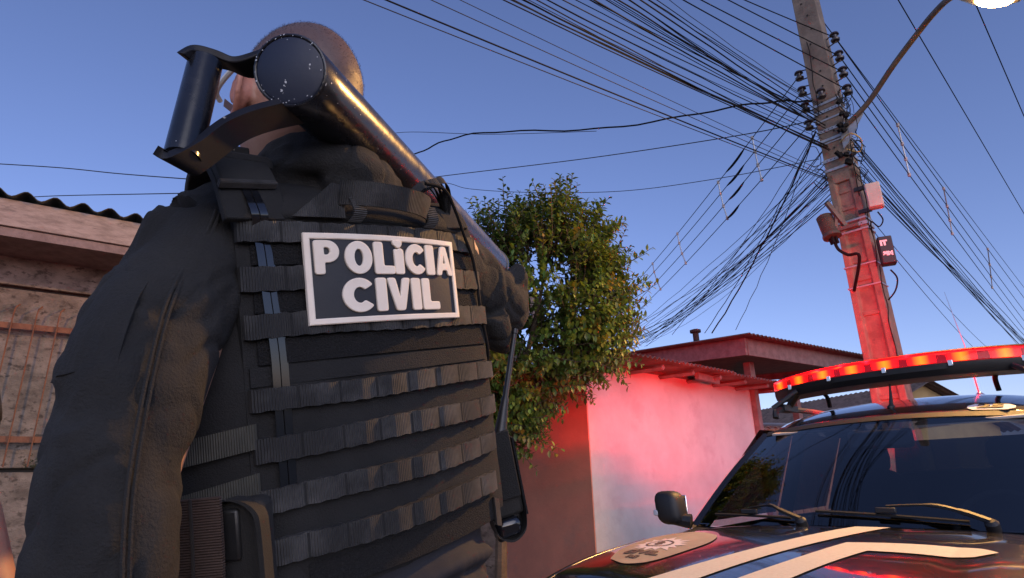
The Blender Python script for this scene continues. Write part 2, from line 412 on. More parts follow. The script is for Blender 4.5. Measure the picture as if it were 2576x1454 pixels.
# ---------------------------------------------------------------- limewashed house with red-lit gable wall
A = atz(1470, 900, 2.5); Bp = atz(1885, 969, 2.5)
wx = (Bp-A); wl = Vector((wx.x, wx.y, 0)).length; wx = Vector((wx.x, wx.y, 0)).normalized(); wn = Vector((wx.y, -wx.x, 0))  # wn points to the street/camera
A0 = Vector((A.x, A.y, 0))
hp = empty('limewashed_house', A0, 'small white limewashed house lit red under a scalloped sheet eave', 'house')
def HP(s, d, z): return A0 + wx*s + wn*d + Zv*z
MW = Matrix((wx, wn, Zv)).transposed()
WT = 2.54
m = MB(A0); m.box(HP(wl/2, -.09, WT/2), (wl, .18, WT), MW); m.build('front_wall', MT['wall_white'], hp, bev=.01)
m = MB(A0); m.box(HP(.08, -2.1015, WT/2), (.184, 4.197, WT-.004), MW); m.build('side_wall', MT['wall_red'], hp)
m = MB(A0); m.box(HP(wl-.06, -.72, WT/2-.01), (.12, 1.07, WT-.02), MW); m.build('end_wall', MT['wall_white'], hp)
m = MB(A0); m.box(HP(wl/2, -4.2, WT/2), (wl, .12, WT), MW); m.build('rear_wall', MT['wall_white'], hp)
m = MB(A0); m.box(HP(wl+.01, .045, WT/2-.05), (.1, .07, WT-.1), MW); m.build('corner_post', MT['timber'], hp)
# roof: sheet falling to the street
rd = (-wn + Zv*.04).normalized(); rN = wx.cross(rd); rN = rN if rN.z > 0 else -rN
ez = 2.46
for k in range(4):
    w = 1.08; s0 = -.12 + k*(w-.055) ; dz = .006*(k % 2)
    mb = corrugated(HP(s0, .55+.012*math.sin(k*2.2), ez+dz-.02*k/3), wx, rd, rN, w, 5.0, .077, .013, .005, 8); mb.off = A0
    mb.build('roof_sheet', MT['fibre_red'], hp)
for k in range(7):
    s = .15 + k*.56
    m = MB(A0); p = HP(s, .45, ez-.055); q = HP(s, -1.2, ez-.055+.06)
    m.tube([p, q], .03, 4); m.build('rafter', MT['timber'], hp)
m = MB(A0); m.box(HP(1.72, .34, ez-.065), (.44, .05, .075), MW @ Matrix.Rotation(R(3), 3, 'Y')); m.build('beam_end', MT['timber'], hp)
m = MB(A0); m.box(HP(wl/2, .02, ez-.015+.02), (wl+.1, .05, .05), MW); m.build('wall_plate', MT['timber'], hp)
# ---------------------------------------------------------------- second house roof (dark waves behind the tree)
o2 = at(1470, 880, 10.2); o2.z = 0
bh = empty('rear_house', o2, 'plain house behind the tree with dark wavy roof edge', 'house')
mb = corrugated(Vector((o2.x-2.4, o2.y+.2, 3.52)), Vector((.985, .17, -.012)).normalized(), Vector((-.17, .985, .16)).normalized(), Zv, 4.9, 3.0, .22, .036); mb.off = o2
mb.build('roof_sheet', MT['fibre'], bh)
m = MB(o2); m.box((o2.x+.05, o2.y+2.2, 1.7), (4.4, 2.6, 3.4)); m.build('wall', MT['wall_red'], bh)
m = MB(o2); m.box((o2.x+.05, o2.y+.3, 3.41), (4.8, .05, .12), Matrix.Rotation(R(9.6), 3, 'Z')); m.build('fascia_board', MT['timber'], bh)
# small pipe lamp on that eave
pp = at(1572, 868, 9.3); pr = MB(pp); pr.tube([pp, at(1586, 838, 9.3), at(1593, 832, 9.25)], .03, 8)
o = pr.build('vent_pipe', MT['timber']); tag(o, 'short pale pipe leaning out of the dark wavy roof edge', 'pipe')
m = MB(pp); q = at(1593, 832, 9.24); m.ell(q, [Vector((.05, 0, 0)), Vector((0, .05, 0)), Zv*.04], 10, 6); m.build('pipe_cap', MT['dark'], o)

# ---------------------------------------------------------------- carport with timber fascia
C0 = atz(1880, 872, 3.15); C1 = atz(2178, 922, 3.15)
cx = (C1-C0); cl = cx.length; cx = Vector((cx.x, cx.y, 0)).normalized(); cy = Vector((-cx.y, cx.x, 0))      # right along fascia ; back-left
cb = Vector((C0.x, C0.y, 0))
cp = empty('carport', cb, 'open timber carport with deep fascia boards and ribbed roof glowing dark red', 'carport')
def CP(s, d, z): return cb + cx*s + cy*d + Zv*z
MC = Matrix((cx, cy, Zv)).transposed(); slp = .075
m = MB(cb); m.box(CP(cl/2, .02, 3.15), (cl, .05, .26), MC); m.build('front_fascia', MT['timber'], cp, bev=.006)
e0 = CP(-.03, 0, 3.15); e1 = CP(-.03, 6.0, 3.15+6.0*slp); d = (e1-e0).normalized(); nn = d.cross(cx)
Ms = Matrix((cx, d, nn)).transposed()
m = MB(cb); m.box((e0+e1)/2, (.05, (e1-e0).length, .26), Ms); m.build('side_fascia', MT['timber'], cp, bev=.006)
m = MB(cb); m.box((CP(cl/2, 3.05, 3.19+3.05*slp)), (cl-.06, 6.0, .03), Ms); m.build('ceiling', MT['timber_brown'], cp)
m = MB(cb); m.box((CP(cl-.03, 3.0, 3.15+3.0*slp)), (.05, 5.9, .2), Ms); m.build('side_fascia', MT['timber'], cp)
mb = corrugated(CP(-.22, -.20, 3.305-.02), cx, d, -nn if nn.z < 0 else nn, cl+.3, 6.6, .10, .017); mb.off = cb; mb.build('roof_sheet', MT['fibre_red'], cp)
for s, dd in ((.55, .4), (2.55, .9), (.3, 3.3), (cl-.2, 3.3)):
    m = MB(cb); m.box(CP(s, dd, 1.5+dd*slp/2), (.12, .12, 3.0+dd*slp), MC); m.build('post', MT['timber'], cp, bev=.006)
m = MB(cb); q = CP(.85, .55, 2.92)
for k in range(7): m.tube([q + Vector((random.uniform(-.02, .02), 0, .12)), q + Vector((random.uniform(-.05, .05), random.uniform(-.04, .04), random.uniform(-.10, .05)))], [.012, .003], 5)
o = m.build('hanging_plant', MT['rust'], None, off=q); o.location = q; tag(o, 'small dried plant hanging under the carport roof beside a post', 'plant')
m = MB(); q = at(1749, 838, 9.7); m.lathe([(.05, -.35), (.05, .0), (.09, .01), (.09, .05), (.02, .07)], (0, 0, 0), Zv, 12); o = m.build('roof_vent', MT['dark']); o.location = q
tag(o, 'small dark vent cap sticking up above the carport roof', 'vent')

# ---------------------------------------------------------------- board fence and far houses down the street
fb0 = at(1900, 1080, 10.0); fb0.z = 0
fe = empty('board_fence', fb0, 'brown board fence seen past the white house corner', 'fence')
fdir = Vector((.93, .36, 0)).normalized(); fn = Vector((fdir.y, -fdir.x, 0)); MF = Matrix((fdir, fn, Zv)).transposed()
pl = MB(); pl.box((0, 0, 1.02), (.145, .022, 2.04), MF); plm = pl.mesh('plank', smooth=False); plm.materials.append(MT['timber_brown'])
for i in range(20):
    o = link('plank', plm, None, fe, bev=.003); p = fdir*(-.3+i*.155) + fn*random.uniform(-.004, .004); o.location = p; o.scale.z = random.uniform(.985, 1.015)
for z in (.5, 1.65):
    m = MB(fb0); m.box(fb0 + fdir*1.15 - fn*.035 + Zv*z, (3.2, .04, .08), MF); m.build('rail', MT['timber'], fe)
fr_ = MB(); 
sh = empty('street_shed', fb0, 'pale sheet-roofed shed behind the brown board fence', 'shed')
m = MB(fb0); m.box(fb0 + fdir*1.8 - fn*2.2 + Zv*1.0, (4.2, 2.4, 2.0), MF); m.build('wall', MT['ochre'], sh)
mb = corrugated(fb0 - fdir*.5 - fn*.75 + Zv*2.14, fdir, (-fn+Zv*.13).normalized(), Zv, 4.7, 2.9, .177, .025); mb.off = fb0; mb.build('roof_sheet', MT['grey_roof'], sh)
m = MB(fb0); m.box(fb0 + fdir*1.85 - fn*.8 + Zv*2.07, (4.6, .03, .14), MF); m.build('fascia_board', MT['timber'], sh)
def gable(name, label, c, d, w, l, hw, hr, wm, rm, over=.35):
    c = Vector((c.x, c.y, 0)); d = Vector(d).normalized(); n = Vector((d.y, -d.x, 0)); r_ = empty(name, c, label, 'house')
    m = MB(c); X = lambda s, t, z: c + d*s + n*t + Zv*z
    prof = [(-w/2, 0), (w/2, 0), (w/2, hw), (0, hr), (-w/2, hw)]
    m.loft([[X(s, t, z) for t, z in prof] for s in (0, l)]); m.build('wall', wm, r_, smooth=False)
    for sg in (-1, 1):
        k = (hr-hw)/(w/2); y0, z0 = sg*(w/2+over), hw-over*k+.04
        mm = MB(c); a0 = X(-over, y0, z0); xx = d; yy = (X(0, 0, hr+.04)-X(0, y0, z0)); ll = yy.length; yy = yy.normalized()
        nn = xx.cross(yy); nn = nn if nn.z > 0 else -nn
        mm = corrugated(a0, xx, yy, nn, l+2*over, ll, .177, .025); mm.off = c; mm.build('roof_sheet', rm, r_)
    for s in (.25, .7):
        mm = MB(c); mm.box(X(s*l, w/2+.01, hw*.55), (.9, .06, .9), Matrix((d, n, Zv)).transposed()); f = mm.build('window', MT['timber'], r_)
        mm = MB(c); mm.box(X(s*l, w/2+.045, hw*.55), (.76, .01, .76), Matrix((d, n, Zv)).transposed()); mm.build('pane', MT['side_glass'], f)
    mm = MB(c); mm.box(X(-.02, .3, 1.05), (.06, .85, 2.1), Matrix((d, n, Zv)).transposed()); mm.build('door', MT['timber_brown'], r_)
    return r_
gable('gabled_house', 'low gabled house with pale gable end beyond the concrete pole', at(2330, 1040, 16), (-.35, 1, 0), 5.2, 6, 2.45, 3.55, MT['ochre'], MT['fibre_red'])
gable('gabled_house', 'dark-roofed house farther down the street beyond the parked police car', at(2420, 1030, 23), (.9, .5, 0), 5.5, 7, 2.5, 3.9, MT['wall_white'], MT['fibre'])

# ---------------------------------------------------------------- concrete pole
PX, PY = 3.70, 6.0
pb = Vector((PX, PY, 0))
pole = empty('concrete_pole', pb, 'tall tapered concrete utility pole carrying insulators and tangled cables', 'utility pole')
pX = Vector((L45.x, L45.y, 0)); pYv = Vector((B45.x, B45.y, 0)); MP = Matrix((pX, pYv, Zv)).transposed()
def pw(z): return .335 - .0125*z           # face width (across the street)
def pd(z): return .235 - .0065*z
def PP(x, y, z): return pb + pX*x + pYv*y + Zv*z
ZS = 4.45
def isec(z):
    w, d = pw(z)/2, pd(z)/2; fl = .062; rc = d-.065
    return [PP(x, y, z) for x, y in ((-w, -d), (-w+fl, -d), (-w+fl+.02, -d+rc*.75), (w-fl-.02, -d+rc*.75), (w-fl, -d), (w, -d), (w, d), (w-fl, d), (w-fl-.02, d-rc*.75), (-w+fl+.02, d-rc*.75), (-w+fl, d), (-w, d))]
m = MB(pb); m.loft([isec(z) for z in (-.1, 1.0, 2.2, 3.3, ZS)])
def rsec(z):
    w, d = pw(z)/2, pd(z)/2
    return [PP(x, y, z) for x, y in ((-w, -d), (w, -d), (w, d), (-w, d))]
m.loft([rsec(z) for z in (ZS-.12, 5.5, 7, 9.4)]); m.build('shaft', MT['concrete'], pole, bev=.008, smooth=False)
for k, z in enumerate((1.2, 2.0, 2.85, 3.22, 3.42, 4.02, 4.22)):
    m = MB(pb); m.box(PP(0, -pd(z)/2+.045, z), (pw(z)-.12, .05, .05), MP); m.build('rung', MT['concrete'], pole, bev=.006)
for k in range(12):
    z = 4.75 + k*.2
    m = MB(pb); m.lathe([(.011, 0), (.011, .006)], PP(.0+.03*math.sin(k*1.7), -pd(z)/2-.005, z), -pYv, 10); m.build('bolt_hole', MT['dark'], pole)
def band(z, h, sp=.006, mt='galv'):
    m = MB(pb); w, d = pw(z)/2+sp, pd(z)/2+sp
    def ring(zz, e): return [PP(x, y, zz) for x, y in ((-w-e, -d-e), (w+e, -d-e), (w+e, d+e), (-w-e, d+e))]
    m.loft([ring(z-h/2, 0), ring(z+h/2, 0)], cap=False); m.loft([ring(z-h/2, .004), ring(z+h/2, .004)], cap=False)
    m.build('band_clamp', MT[mt], pole, smooth=False)
for z, h in ((5.33, .03), (5.23, .035), (5.12, .02), (4.99, .035), (4.87, .03), (4.83, .012), (4.62, .035), (4.5, .03), (3.86, .02), (3.8, .04), (3.74, .02), (3.36, .014), (3.13, .014)): band(z, h)
for zz in (5.23, 4.99, 4.62, 3.8):
    m = MB(pb)
    for i in range(6): m.lathe([(.006, 0), (.006, .003)], PP(-.1+.04*i, -pd(zz)/2-.0105, zz), -pYv, 6)
    m.build('clamp_holes', MT['dark'], pole)
SPOOL = [(.012, -.055), (.045, -.05), (.05, -.03), (.03, -.02), (.026, 0), (.03, .02), (.05, .03), (.045, .05), (.012, .055)]
INS = []
for side, zz in ((1, (6.12, 5.86, 5.64, 5.40)), (-1, (5.86, 5.64, 5.42, 5.18))):
    for k, z in enumerate(zz):
        q = PP(side*(pw(z)/2+.10), -.05 if side > 0 else -.04, z); INS.append((side, q))
        m = MB(pb); m.lathe(SPOOL, q, Zv, 14); ins = m.build('insulator', MT['porcelain'], pole)
        m = MB(pb)
        for dz in (-.065, .065): m.tube([PP(side*pw(z)/2*.9, 0, z+dz*.8), q + Zv*dz], .008, 5)
        m.tube([q - Zv*.075, q + Zv*.075], .007, 6); m.build('bracket', MT['arm'], ins)
# spool on the near face and tangled drop loops
m = MB(pb); q = PP(.0, -pd(5.35)/2-.07, 5.42); m.lathe(SPOOL, q, Zv, 14); m.build('insulator', MT['porcelain'], pole)
rt = random.Random(11)
for k in range(30):
    z = rt.choice((5.3, 5.15, 4.95, 4.85, 4.7, 4.6, 4.55, 4.4)) + rt.uniform(-.08, .08); sd = rt.choice((1, 1, 1, -1))
    c = PP(sd*(pw(z)/2+.03), rt.uniform(-.1, .05), z); rr = rt.uniform(.04, .13); ph = rt.uniform(0, 6)
    pts = [c + pX*sd*(rr*.55*(1+math.cos(ph+t*.7))-.02) - pYv*(.1*rt.random()) + Zv*(rr*math.sin(ph+t*.7)) for t in range(8)]
    m = MB(pb); m.tube(spline(pts, 3), rt.choice((.003, .004, .005)), 5); m.build('drop_loop', MT[rt.choice(('cable', 'cable', 'cable_grey'))], pole)
for k in range(12):
    z = rt.choice((5.2, 5.05, 4.9, 4.6, 4.55)) + rt.uniform(-.06, .06); q = PP(rt.uniform(.02, .2), -pd(z)/2-.03-rt.random()*.05, z)
    m = MB(pb); m.box(q, (rt.uniform(.03, .07), .04, rt.uniform(.03, .06)), Matrix.Rotation(rt.uniform(-1, 1), 3, 'Y')); m.build('cable_clamp', MT['cable'], pole)
m = MB(pb); m.tube(spline([PP(.07, -pd(4.75)/2-.02, 4.78), PP(.2, -.18, 4.8), PP(.27, -.12, 4.72), PP(.22, -.05, 4.62), PP(.12, -.14, 4.66)], 5), .008, 6); m.build('yellow_lead', MT['cable_yellow'], pole)
for x, z0, z1 in ((.175, 4.1, 5.1), (.19, 3.3, 4.4), (.17, 2.3, 3.3), (-.05, 5.2, 6.2)):
    pts = [PP(x-.004*t+rt.uniform(-.012, .012), -pd(4)/2-.012, z1+(z0-z1)*t/7) for t in range(8)]
    m = MB(pb); m.tube(spline(pts, 3), .005, 5); m.build('riser_cable', MT['cable'], pole)
# boxes hung on the pole
def hung(name, mt, c, size, label, lid, txt=None, tilt=0):
    o = empty(name, c, label, 'box'); Mx = MP @ Matrix.Rotation(tilt, 3, 'Z')
    m = MB(c); m.box(c, size, Mx); m.build('case', MT[mt], o, bev=.012)
    m = MB(c); m.box(c - (Mx @ Vector((0, size[1]/2+.006, 0))), (size[0]*.92, .016, size[2]*.95), Mx); m.build('lid', MT[lid], o, bev=.006)
    return o, Mx
wb = PP(.265, -.10, 4.05); wbo, Mx = hung('junction_box', 'box_grey', wb, (.14, .09, .28), 'pale grey plastic junction box strapped to the concrete pole', 'box_grey', tilt=R(18))
for dz in (-.13, .13):
    m = MB(wb); m.box(wb + Zv*dz - pX*.11, (.12, .04, .04), MP); m.build('bracket', MT['black_plastic'], wbo)
m = MB(wb); m.tube(spline([wb-Zv*.18, wb-Zv*.28+pX*.03, wb-Zv*.34-pX*.02, wb-Zv*.26-pX*.08, wb-Zv*.4-pX*.09], 5), .007, 6); m.build('lead', MT['cable'], wbo)
bbx = PP(.255, -.08, 3.44); bbo, Mx2 = hung('terminal_box', 'box_black', bbx, (.13, .10, .30), 'black cable terminal box with white lettering on the concrete pole', 'box_black', tilt=R(24))
m = MB(bbx); m.tube(spline([bbx-Zv*.2, bbx-Zv*.3+pX*.04, bbx-Zv*.42, bbx-Zv*.5-pX*.08], 5), .008, 6); m.build('lead', MT['cable'], bbo)
def text_mesh(s, size, ext=.001, off=0.0):
    cu = bpy.data.curves.new('t', 'FONT'); cu.body = s; cu.size = size; cu.extrude = ext; cu.offset = off; cu.align_x = 'CENTER'; cu.align_y = 'CENTER'; cu.resolution_u = 4
    o = bpy.data.objects.new('t', cu); col.objects.link(o); bpy.context.view_layer.update()
    me = bpy.data.meshes.new_from_object(o.evaluated_get(bpy.context.evaluated_depsgraph_get()))
    bpy.data.objects.remove(o); bpy.data.curves.remove(cu); return me
def text_on(s, size, o, X, Y, Zn, mt, parent, off_base, name='lettering', off=0.0, warp=None):
    me = text_mesh(s, size, .001, off)
    for v in me.vertices:
        p = v.co.copy()
        v.co = (warp(p) if warp else o + X*p.x + Y*p.y + Zn*p.z) - Vector(off_base)
    me.materials.clear(); return link(name, me, mt, parent)
fo = bbx - (Mx2 @ Vector((0, .10/2+.0155, 0)))
text_on('IT', .07, fo + Zv*.07 - (Mx2 @ Vector((.02, 0, 0))), Mx2 @ Vector((1, 0, 0)), Zv, Mx2 @ Vector((0, -1, 0)), MT['sticker'], bbo, bbx, off=.006)
text_on('3IM', .055, fo - Zv*.045, Mx2 @ Vector((1, 0, 0)), Zv, Mx2 @ Vector((0, -1, 0)), MT['sticker'], bbo, bbx, off=.005)
# splice closure on the left of the pole
sc0 = at(2072, 545, 5.85); sc1 = at(2094, 598, 5.80); ax = (sc1-sc0).normalized()
spl = empty('splice_closure', sc0, 'ribbed dome-shaped cable splice closure bracketed to the pole', 'splice closure')
m = MB(sc0); prof = [(.02, -.02), (.07, 0)]
for k in range(9): prof += [(.082, .01+k*.024), (.075, .022+k*.024)]
prof += [(.09, .235), (.09, .262), (.05, .27)]
m.lathe(prof, sc0, ax, 18); m.build('dome', MT['closure'], spl)
side = pX
m = MB(sc0)
for k in range(4): m.tube([sc0+ax*.26+side*(.03*math.cos(k*1.6))+pYv*(.03*math.sin(k*1.6)), sc0+ax*.34+side*(.03*math.cos(k*1.6))+pYv*(.03*math.sin(k*1.6))], .014, 8)
m.build('port', MT['cable'], spl)
m = MB(sc0); m.box(sc0+ax*.10+side*.11+Zv*.06, (.04, .04, .34), Matrix.Rotation(R(-28), 3, 'Y')); m.box(sc0+ax*.2+side*.17, (.2, .04, .035), MP); m.box(sc0+ax*.06+side*.10, (.03, .03, .26), Matrix.Rotation(R(12), 3, 'Y')); m.build('mount_bracket', MT['arm'], spl)
m = MB(sc0); m.tube(spline([sc0+ax*.33, sc0+ax*.42+side*.01, sc0+ax*.5+side*.07, sc0+ax*.55+side*.16, PP(-.1, -.12, 3.1)], 5), .016, 7); m.build('lead', MT['cable'], spl)

# ---------------------------------------------------------------- street lamp on its own arm
ab = PP(.13, -.12, 4.93)
pts = spline([ab, at(2180, 262, 5.60), at(2250, 160, 5.22), at(2320, 68, 4.85), at(2352, 30, 4.64), at(2378, 4, 4.46), at(2404, -14, 4.3)], 5)
lampo = empty('street_lamp', ab, 'lit street lamp on a long curved arm bracketed to the concrete pole', 'street lamp')
m = MB(ab); m.tube(pts, .028, 10); m.build('arm', MT['arm'], lampo)
m = MB(ab); m.prism([(0, 0), (.26, .08), (.05, -.2), (0, -.24)], ab + pX*-.04, pX, Zv, pYv, .012); m.build('bracket_plate', MT['galv'], lampo)
le = pts[-1]; ld = Vector((.95, -.2, -.25)).normalized(); ls = ld.cross(Zv).normalized(); lu = ls.cross(ld).normalized()
m = MB(ab); m.loft([[le + ld*x + ls*(w*math.cos(t*math.pi/6)) + lu*(h*math.sin(t*math.pi/6)) for t in range(12)] for x, w, h in ((-.02, .03, .03), (.04, .05, .045), (.18, .11, .06), (.40, .12, .055), (.5, .07, .03))]); m.build('lamp_head', MT['galv'], lampo)
m = MB(ab); m.ell(le + ld*.29 - lu*.045, [ld*.15, ls*.085, lu*.05], 16, 8); m.build('lamp_bowl', emit('sodium_glow', (1, .50, .14), 70), lampo)
ll = bpy.data.lights.new('lamp_light', 'SPOT'); ll.energy = 1050; ll.spot_size = R(122); ll.spot_blend = .35; ll.color = (1, .52, .15); ll.shadow_soft_size = .09
lo_ = bpy.data.objects.new('lamp_light', ll); col.objects.link(lo_); lo_.parent = lampo; lo_.location = le + ld*.29 - lu*.13 - ab; lo_.rotation_euler = Vector((.55, .60, .58)).to_track_quat('Z', 'Y').to_euler()   # optics throw the beam to the street, away from the houses
# ---------------------------------------------------------------- cables
CAT = 'cable'
def thick(r, mt): return ('hair-thin ' if r < .004 else 'thin ' if r < .0055 else 'thick ' if r > .0065 else 'medium ') + ('grey' if mt == 'cable_grey' else 'black')
def wire(p0, p1, r, mt, label, group, sag=.0, ext=0.0, n=14, wob=0, name='overhead_cable'):
    p0 = Vector(p0); p1 = Vector(p1)
    if ext: p1 = p0 + (p1-p0)*(1+ext)
    pts = []
    for i in range(n+1):
        t = i/n; p = p0.lerp(p1, t); p.z -= sag*4*t*(1-t)
        if wob and 0 < i < n: p += Vector((rw.uniform(-wob, wob), rw.uniform(-wob, wob), rw.uniform(-wob, wob)))
        pts.append(p)
    m = MB(p0); m.tube(pts, r, 5); o = m.build(name, MT[mt]); o.location = p0
    return tag(o, label.replace('@', thick(r, mt)), CAT, group)
rw = random.Random(5)
# 1 the thick bundle from the pole up over the street (towards the pole behind the photographer)
G1 = 'telephone cables in the thick bundle above the street'
L1 = '@ telephone cable in the thick bundle sweeping from the pole up over the street'
for i in range(26):
    z = 4.72 + .62*rw.random(); s = PP(-pw(z)/2*rw.uniform(.2, 1.0), -.12, z)
    u = 1300 + 460*rw.random()**1.0 if i < 18 else rw.uniform(1560, 1650)
    u = 1290 + (z-4.72)/.62*380 + rw.uniform(-70, 90)
    e = atz(u, 0, z + rw.uniform(-.05, .25))
    wire(s, e, rw.choice((.003, .004, .005, .0066)), rw.choice(('cable', 'cable', 'cable', 'cable_grey')), L1, G1, sag=rw.uniform(.02, .12), ext=.9, wob=.006)
G1b = 'thin drop wires crossing the open sky above the tree'
for (u, z0, z1, r) in ((1006, 4.42, 4.55, .0065), (952, 4.40, 4.5, .004), (1115, 4.45, 4.6, .0035), (1185, 4.5, 4.7, .003)):
    wire(PP(-pw(4.5)/2, -.1, z0), atz(u, 0, z1), r, 'cable' if r > .006 else 'cable_grey', '@ drop wire running from the pole far across the open sky above the tree', G1b, sag=.05, ext=.9)
# 2 four power lines from the insulators, up-left
for k, (q, (u, v)) in enumerate(zip([i for s, i in INS if s > 0], ((1880, 0), (1838, 0), (1770, 0), (1725, 0)))):
    wire(q - pX*.0, atz(u, v, q.z+.1), .006, 'cable', 'taut power line leaving the tall insulator rack up across the front of the pole', 'power lines in front of the pole', sag=.02, ext=.9)
# 3 right-hand lines along the street
for k, (q, (u, v)) in enumerate(zip([i for s, i in INS if s > 0], ((2575, 742), (2575, 775), (2575, 800), (2575, 822)))):
    wire(q, atz(u, v, q.z+.1), .0065, 'cable', 'black power line with wire spacers running down the street from the pole', 'power lines down the street', sag=.15, ext=.8)
L3 = '@ telephone cable in the bundle running down the street behind the light bar'
for i in range(13):
    z = 4.35 + .75*rw.random(); s = PP(pw(z)/2*rw.uniform(.6, 1.0), .05, z)
    e = atz(2575, 868 - (z-4.35)*40 + rw.uniform(-22, 22), z+rw.uniform(-.05, .1))
    wire(s, e, rw.choice((.004, .005, .0066)), 'cable', L3, 'telephone cables down the street', sag=rw.uniform(.1, .3), ext=.8, wob=.008)
for (a_, b_) in (((2185, 545), (2480, 872)), ((2195, 580), (2475, 900))):
    wire(at(*a_, 6.0), at(*b_, 14), .004, 'cable_grey', 'slack house drop wire falling from the pale junction box down the street', 'house drops on the right', sag=.1)
wire(at(2050, 28, 6.0), atz(2540, 675, 6.9), .006, 'cable', 'single taut wire from the top of the pole passing above the lamp arm bracket', None, sag=.05, ext=.8)
wire(atz(2235, -40, 7.6), atz(2600, 580, 7.6), .008, 'cable', 'lone high wire crossing behind the curved lamp arm', None, sag=.0, ext=.4)
wire(atz(2440, -20, 7.6), atz(2600, 350, 7.6), .008, 'cable', 'lone high wire beside the glowing lamp head', None, sag=.0, ext=.4)
# 4 side-street lines with spacers, from the left insulators
lefts = [i for s, i in INS if s < 0]
LW = []
for k, (q, (u, v)) in enumerate(zip(lefts, ((1572, 735), (1575, 752), (1582, 772), (1590, 788)))):
    e = atz(u, v, q.z+.02); LW.append((q, e))
    wire(q, e, .006, 'cable', 'black power line tied with white spacers above the white house', 'spaced power lines on the side street', sag=.12, ext=.2)
L4 = '@ telephone cable in the slack bundle dropping from the pole behind the tree'
for i in range(24):
    z = 4.15 + .65*rw.random(); s = PP(-pw(z)/2-.02, rw.uniform(-.05, .05), z)
    u = 1585 + rw.uniform(-20, 70); v = 838 + rw.uniform(-12, 8)
    wire(s, atz(u, v, z+rw.uniform(-.1, .15)), rw.choice((.003, .0042, .0055)), rw.choice(('cable', 'cable', 'cable_grey')), L4, 'slack telephone cables behind the tree', sag=rw.uniform(.05, .35), wob=.012, ext=.15)
for (u, v, r) in ((1790, 838, .009), (1850, 830, .004), (1772, 838, .005), (1690, 842, .004)):
    wire(at(2052, 330, 6.0), at(u, v, 8.3), r, 'cable', '@ service drop hanging steeply from the pole to the carport roof', 'service drops to the carport', sag=.1, wob=.01)
# 5 drops to the houses behind the officer
def polywire(pts, r, mt, label, wob=0.0):
    P = spline(pts, 10)
    if wob: P = [p + Zv*wob*math.sin(i*1.3) for i, p in enumerate(P)]
    m = MB(P[0]); m.tube(P, r, 6); o = m.build('overhead_cable', MT[mt]); o.location = P[0]; tag(o, label, CAT)
polywire([at(2040, 255, 6.0), at(1890, 262, 6.4), at(1530, 322, 7.2), at(1190, 337, 8.0), at(1040, 390, 8.7), at(920, 450, 9.4), at(806, 480, 10)], .012, 'cable', 'twisted pair of service cables sagging from the pole behind the ram', wob=.012)
polywire([at(2060, 300, 6.05), at(1850, 342, 7.2), at(1480, 398, 8.4), at(1105, 444, 9.4), at(806, 484, 10)], .007, 'cable_grey', 'straight grey wire running from the pole to behind the ram tube')
polywire([at(2060, 400, 6.05), at(1800, 450, 7.2), at(1560, 481, 8.3), at(1330, 484, 9), at(1180, 475, 9.5), at(1090, 457, 9.7), at(806, 452, 10)], .005, 'cable_grey', 'faint sagging grey wire just above the tree top')
polywire([at(1500, 330, 7.4), at(1230, 338, 8.2), at(1000, 334, 9.0), at(900, 370, 9.6), at(806, 455, 10)], .005, 'cable_grey', 'faint wire joining the twisted service cables above the ram')
polywire([at(-60, 409, 12), at(150, 422, 12), at(300, 437, 12), at(480, 451, 11), at(794, 474, 10)], .012, 'cable_grey', 'thin wire above the corrugated roof of the panel house')
polywire([at(60, 497, 14), at(165, 492, 14), at(470, 486, 12), at(794, 478, 10)], .012, 'cable_grey', 'thin wire just clearing the corrugated roof of the panel house')
sp_ = at(800, 470, 10); spb = Vector((sp_.x, sp_.y, 0)); so = empty('wooden_pole', spb, 'round wooden service pole behind the officer where the drop wires end', 'utility pole')
m = MB(spb); m.tube([spb, spb + Zv*(sp_.z+.2)], [.11, .08], 14); m.build('shaft', MT['bark'], so)
m = MB(spb); m.box(spb + Zv*(sp_.z-.02), (.26, .06, .08)); m.build('crosspiece', MT['timber'], so)
for sx in (-1, 1): m = MB(spb); m.lathe(SPOOL, spb + Zv*(sp_.z+.02) + Vector((sx*.11, -.06, 0)), Zv, 12); m.build('insulator', MT['porcelain'], so)
# spacers
def spacer(pts, label, group):
    m = MB(pts[0]); m.tube(pts, .011, 6)
    o = m.build('cable_spacer', MT['galv']); o.location = pts[0]; tag(o, label, 'spacer', group)
    for k, p in enumerate(pts):
        mm = MB(pts[0]); mm.lathe([(.012, -.03), (.022, -.022), (.022, .022), (.012, .03)], p, Zv, 8); mm.build('tie', MT['box_grey'], o)
def on(we, sag, t):
    p = we[0].lerp(we[0]+(we[1]-we[0])*1.2, t); p.z -= sag*4*t*(1-t); return p
for t in (.125, .245, .44, .6):
    spacer([on(w, .12, t) for w in LW], 'pale spacer rod tying the four side-street power lines together', 'spacers on the side-street lines')
RWs = []
for q, (u, v) in zip([i for s, i in INS if s > 0], ((2575, 742), (2575, 775), (2575, 800), (2575, 822))):
    RWs.append((q, atz(u, v, q.z+.1)))
def on2(we, t):
    p = we[0].lerp(we[0]+(we[1]-we[0])*1.8, t); p.z -= .15*4*t*(1-t); return p
for t in (.09, .19, .34):
    spacer([on2(w, t) for w in RWs], 'pale spacer rod tying the power lines that run down the street', 'spacers on the street lines')
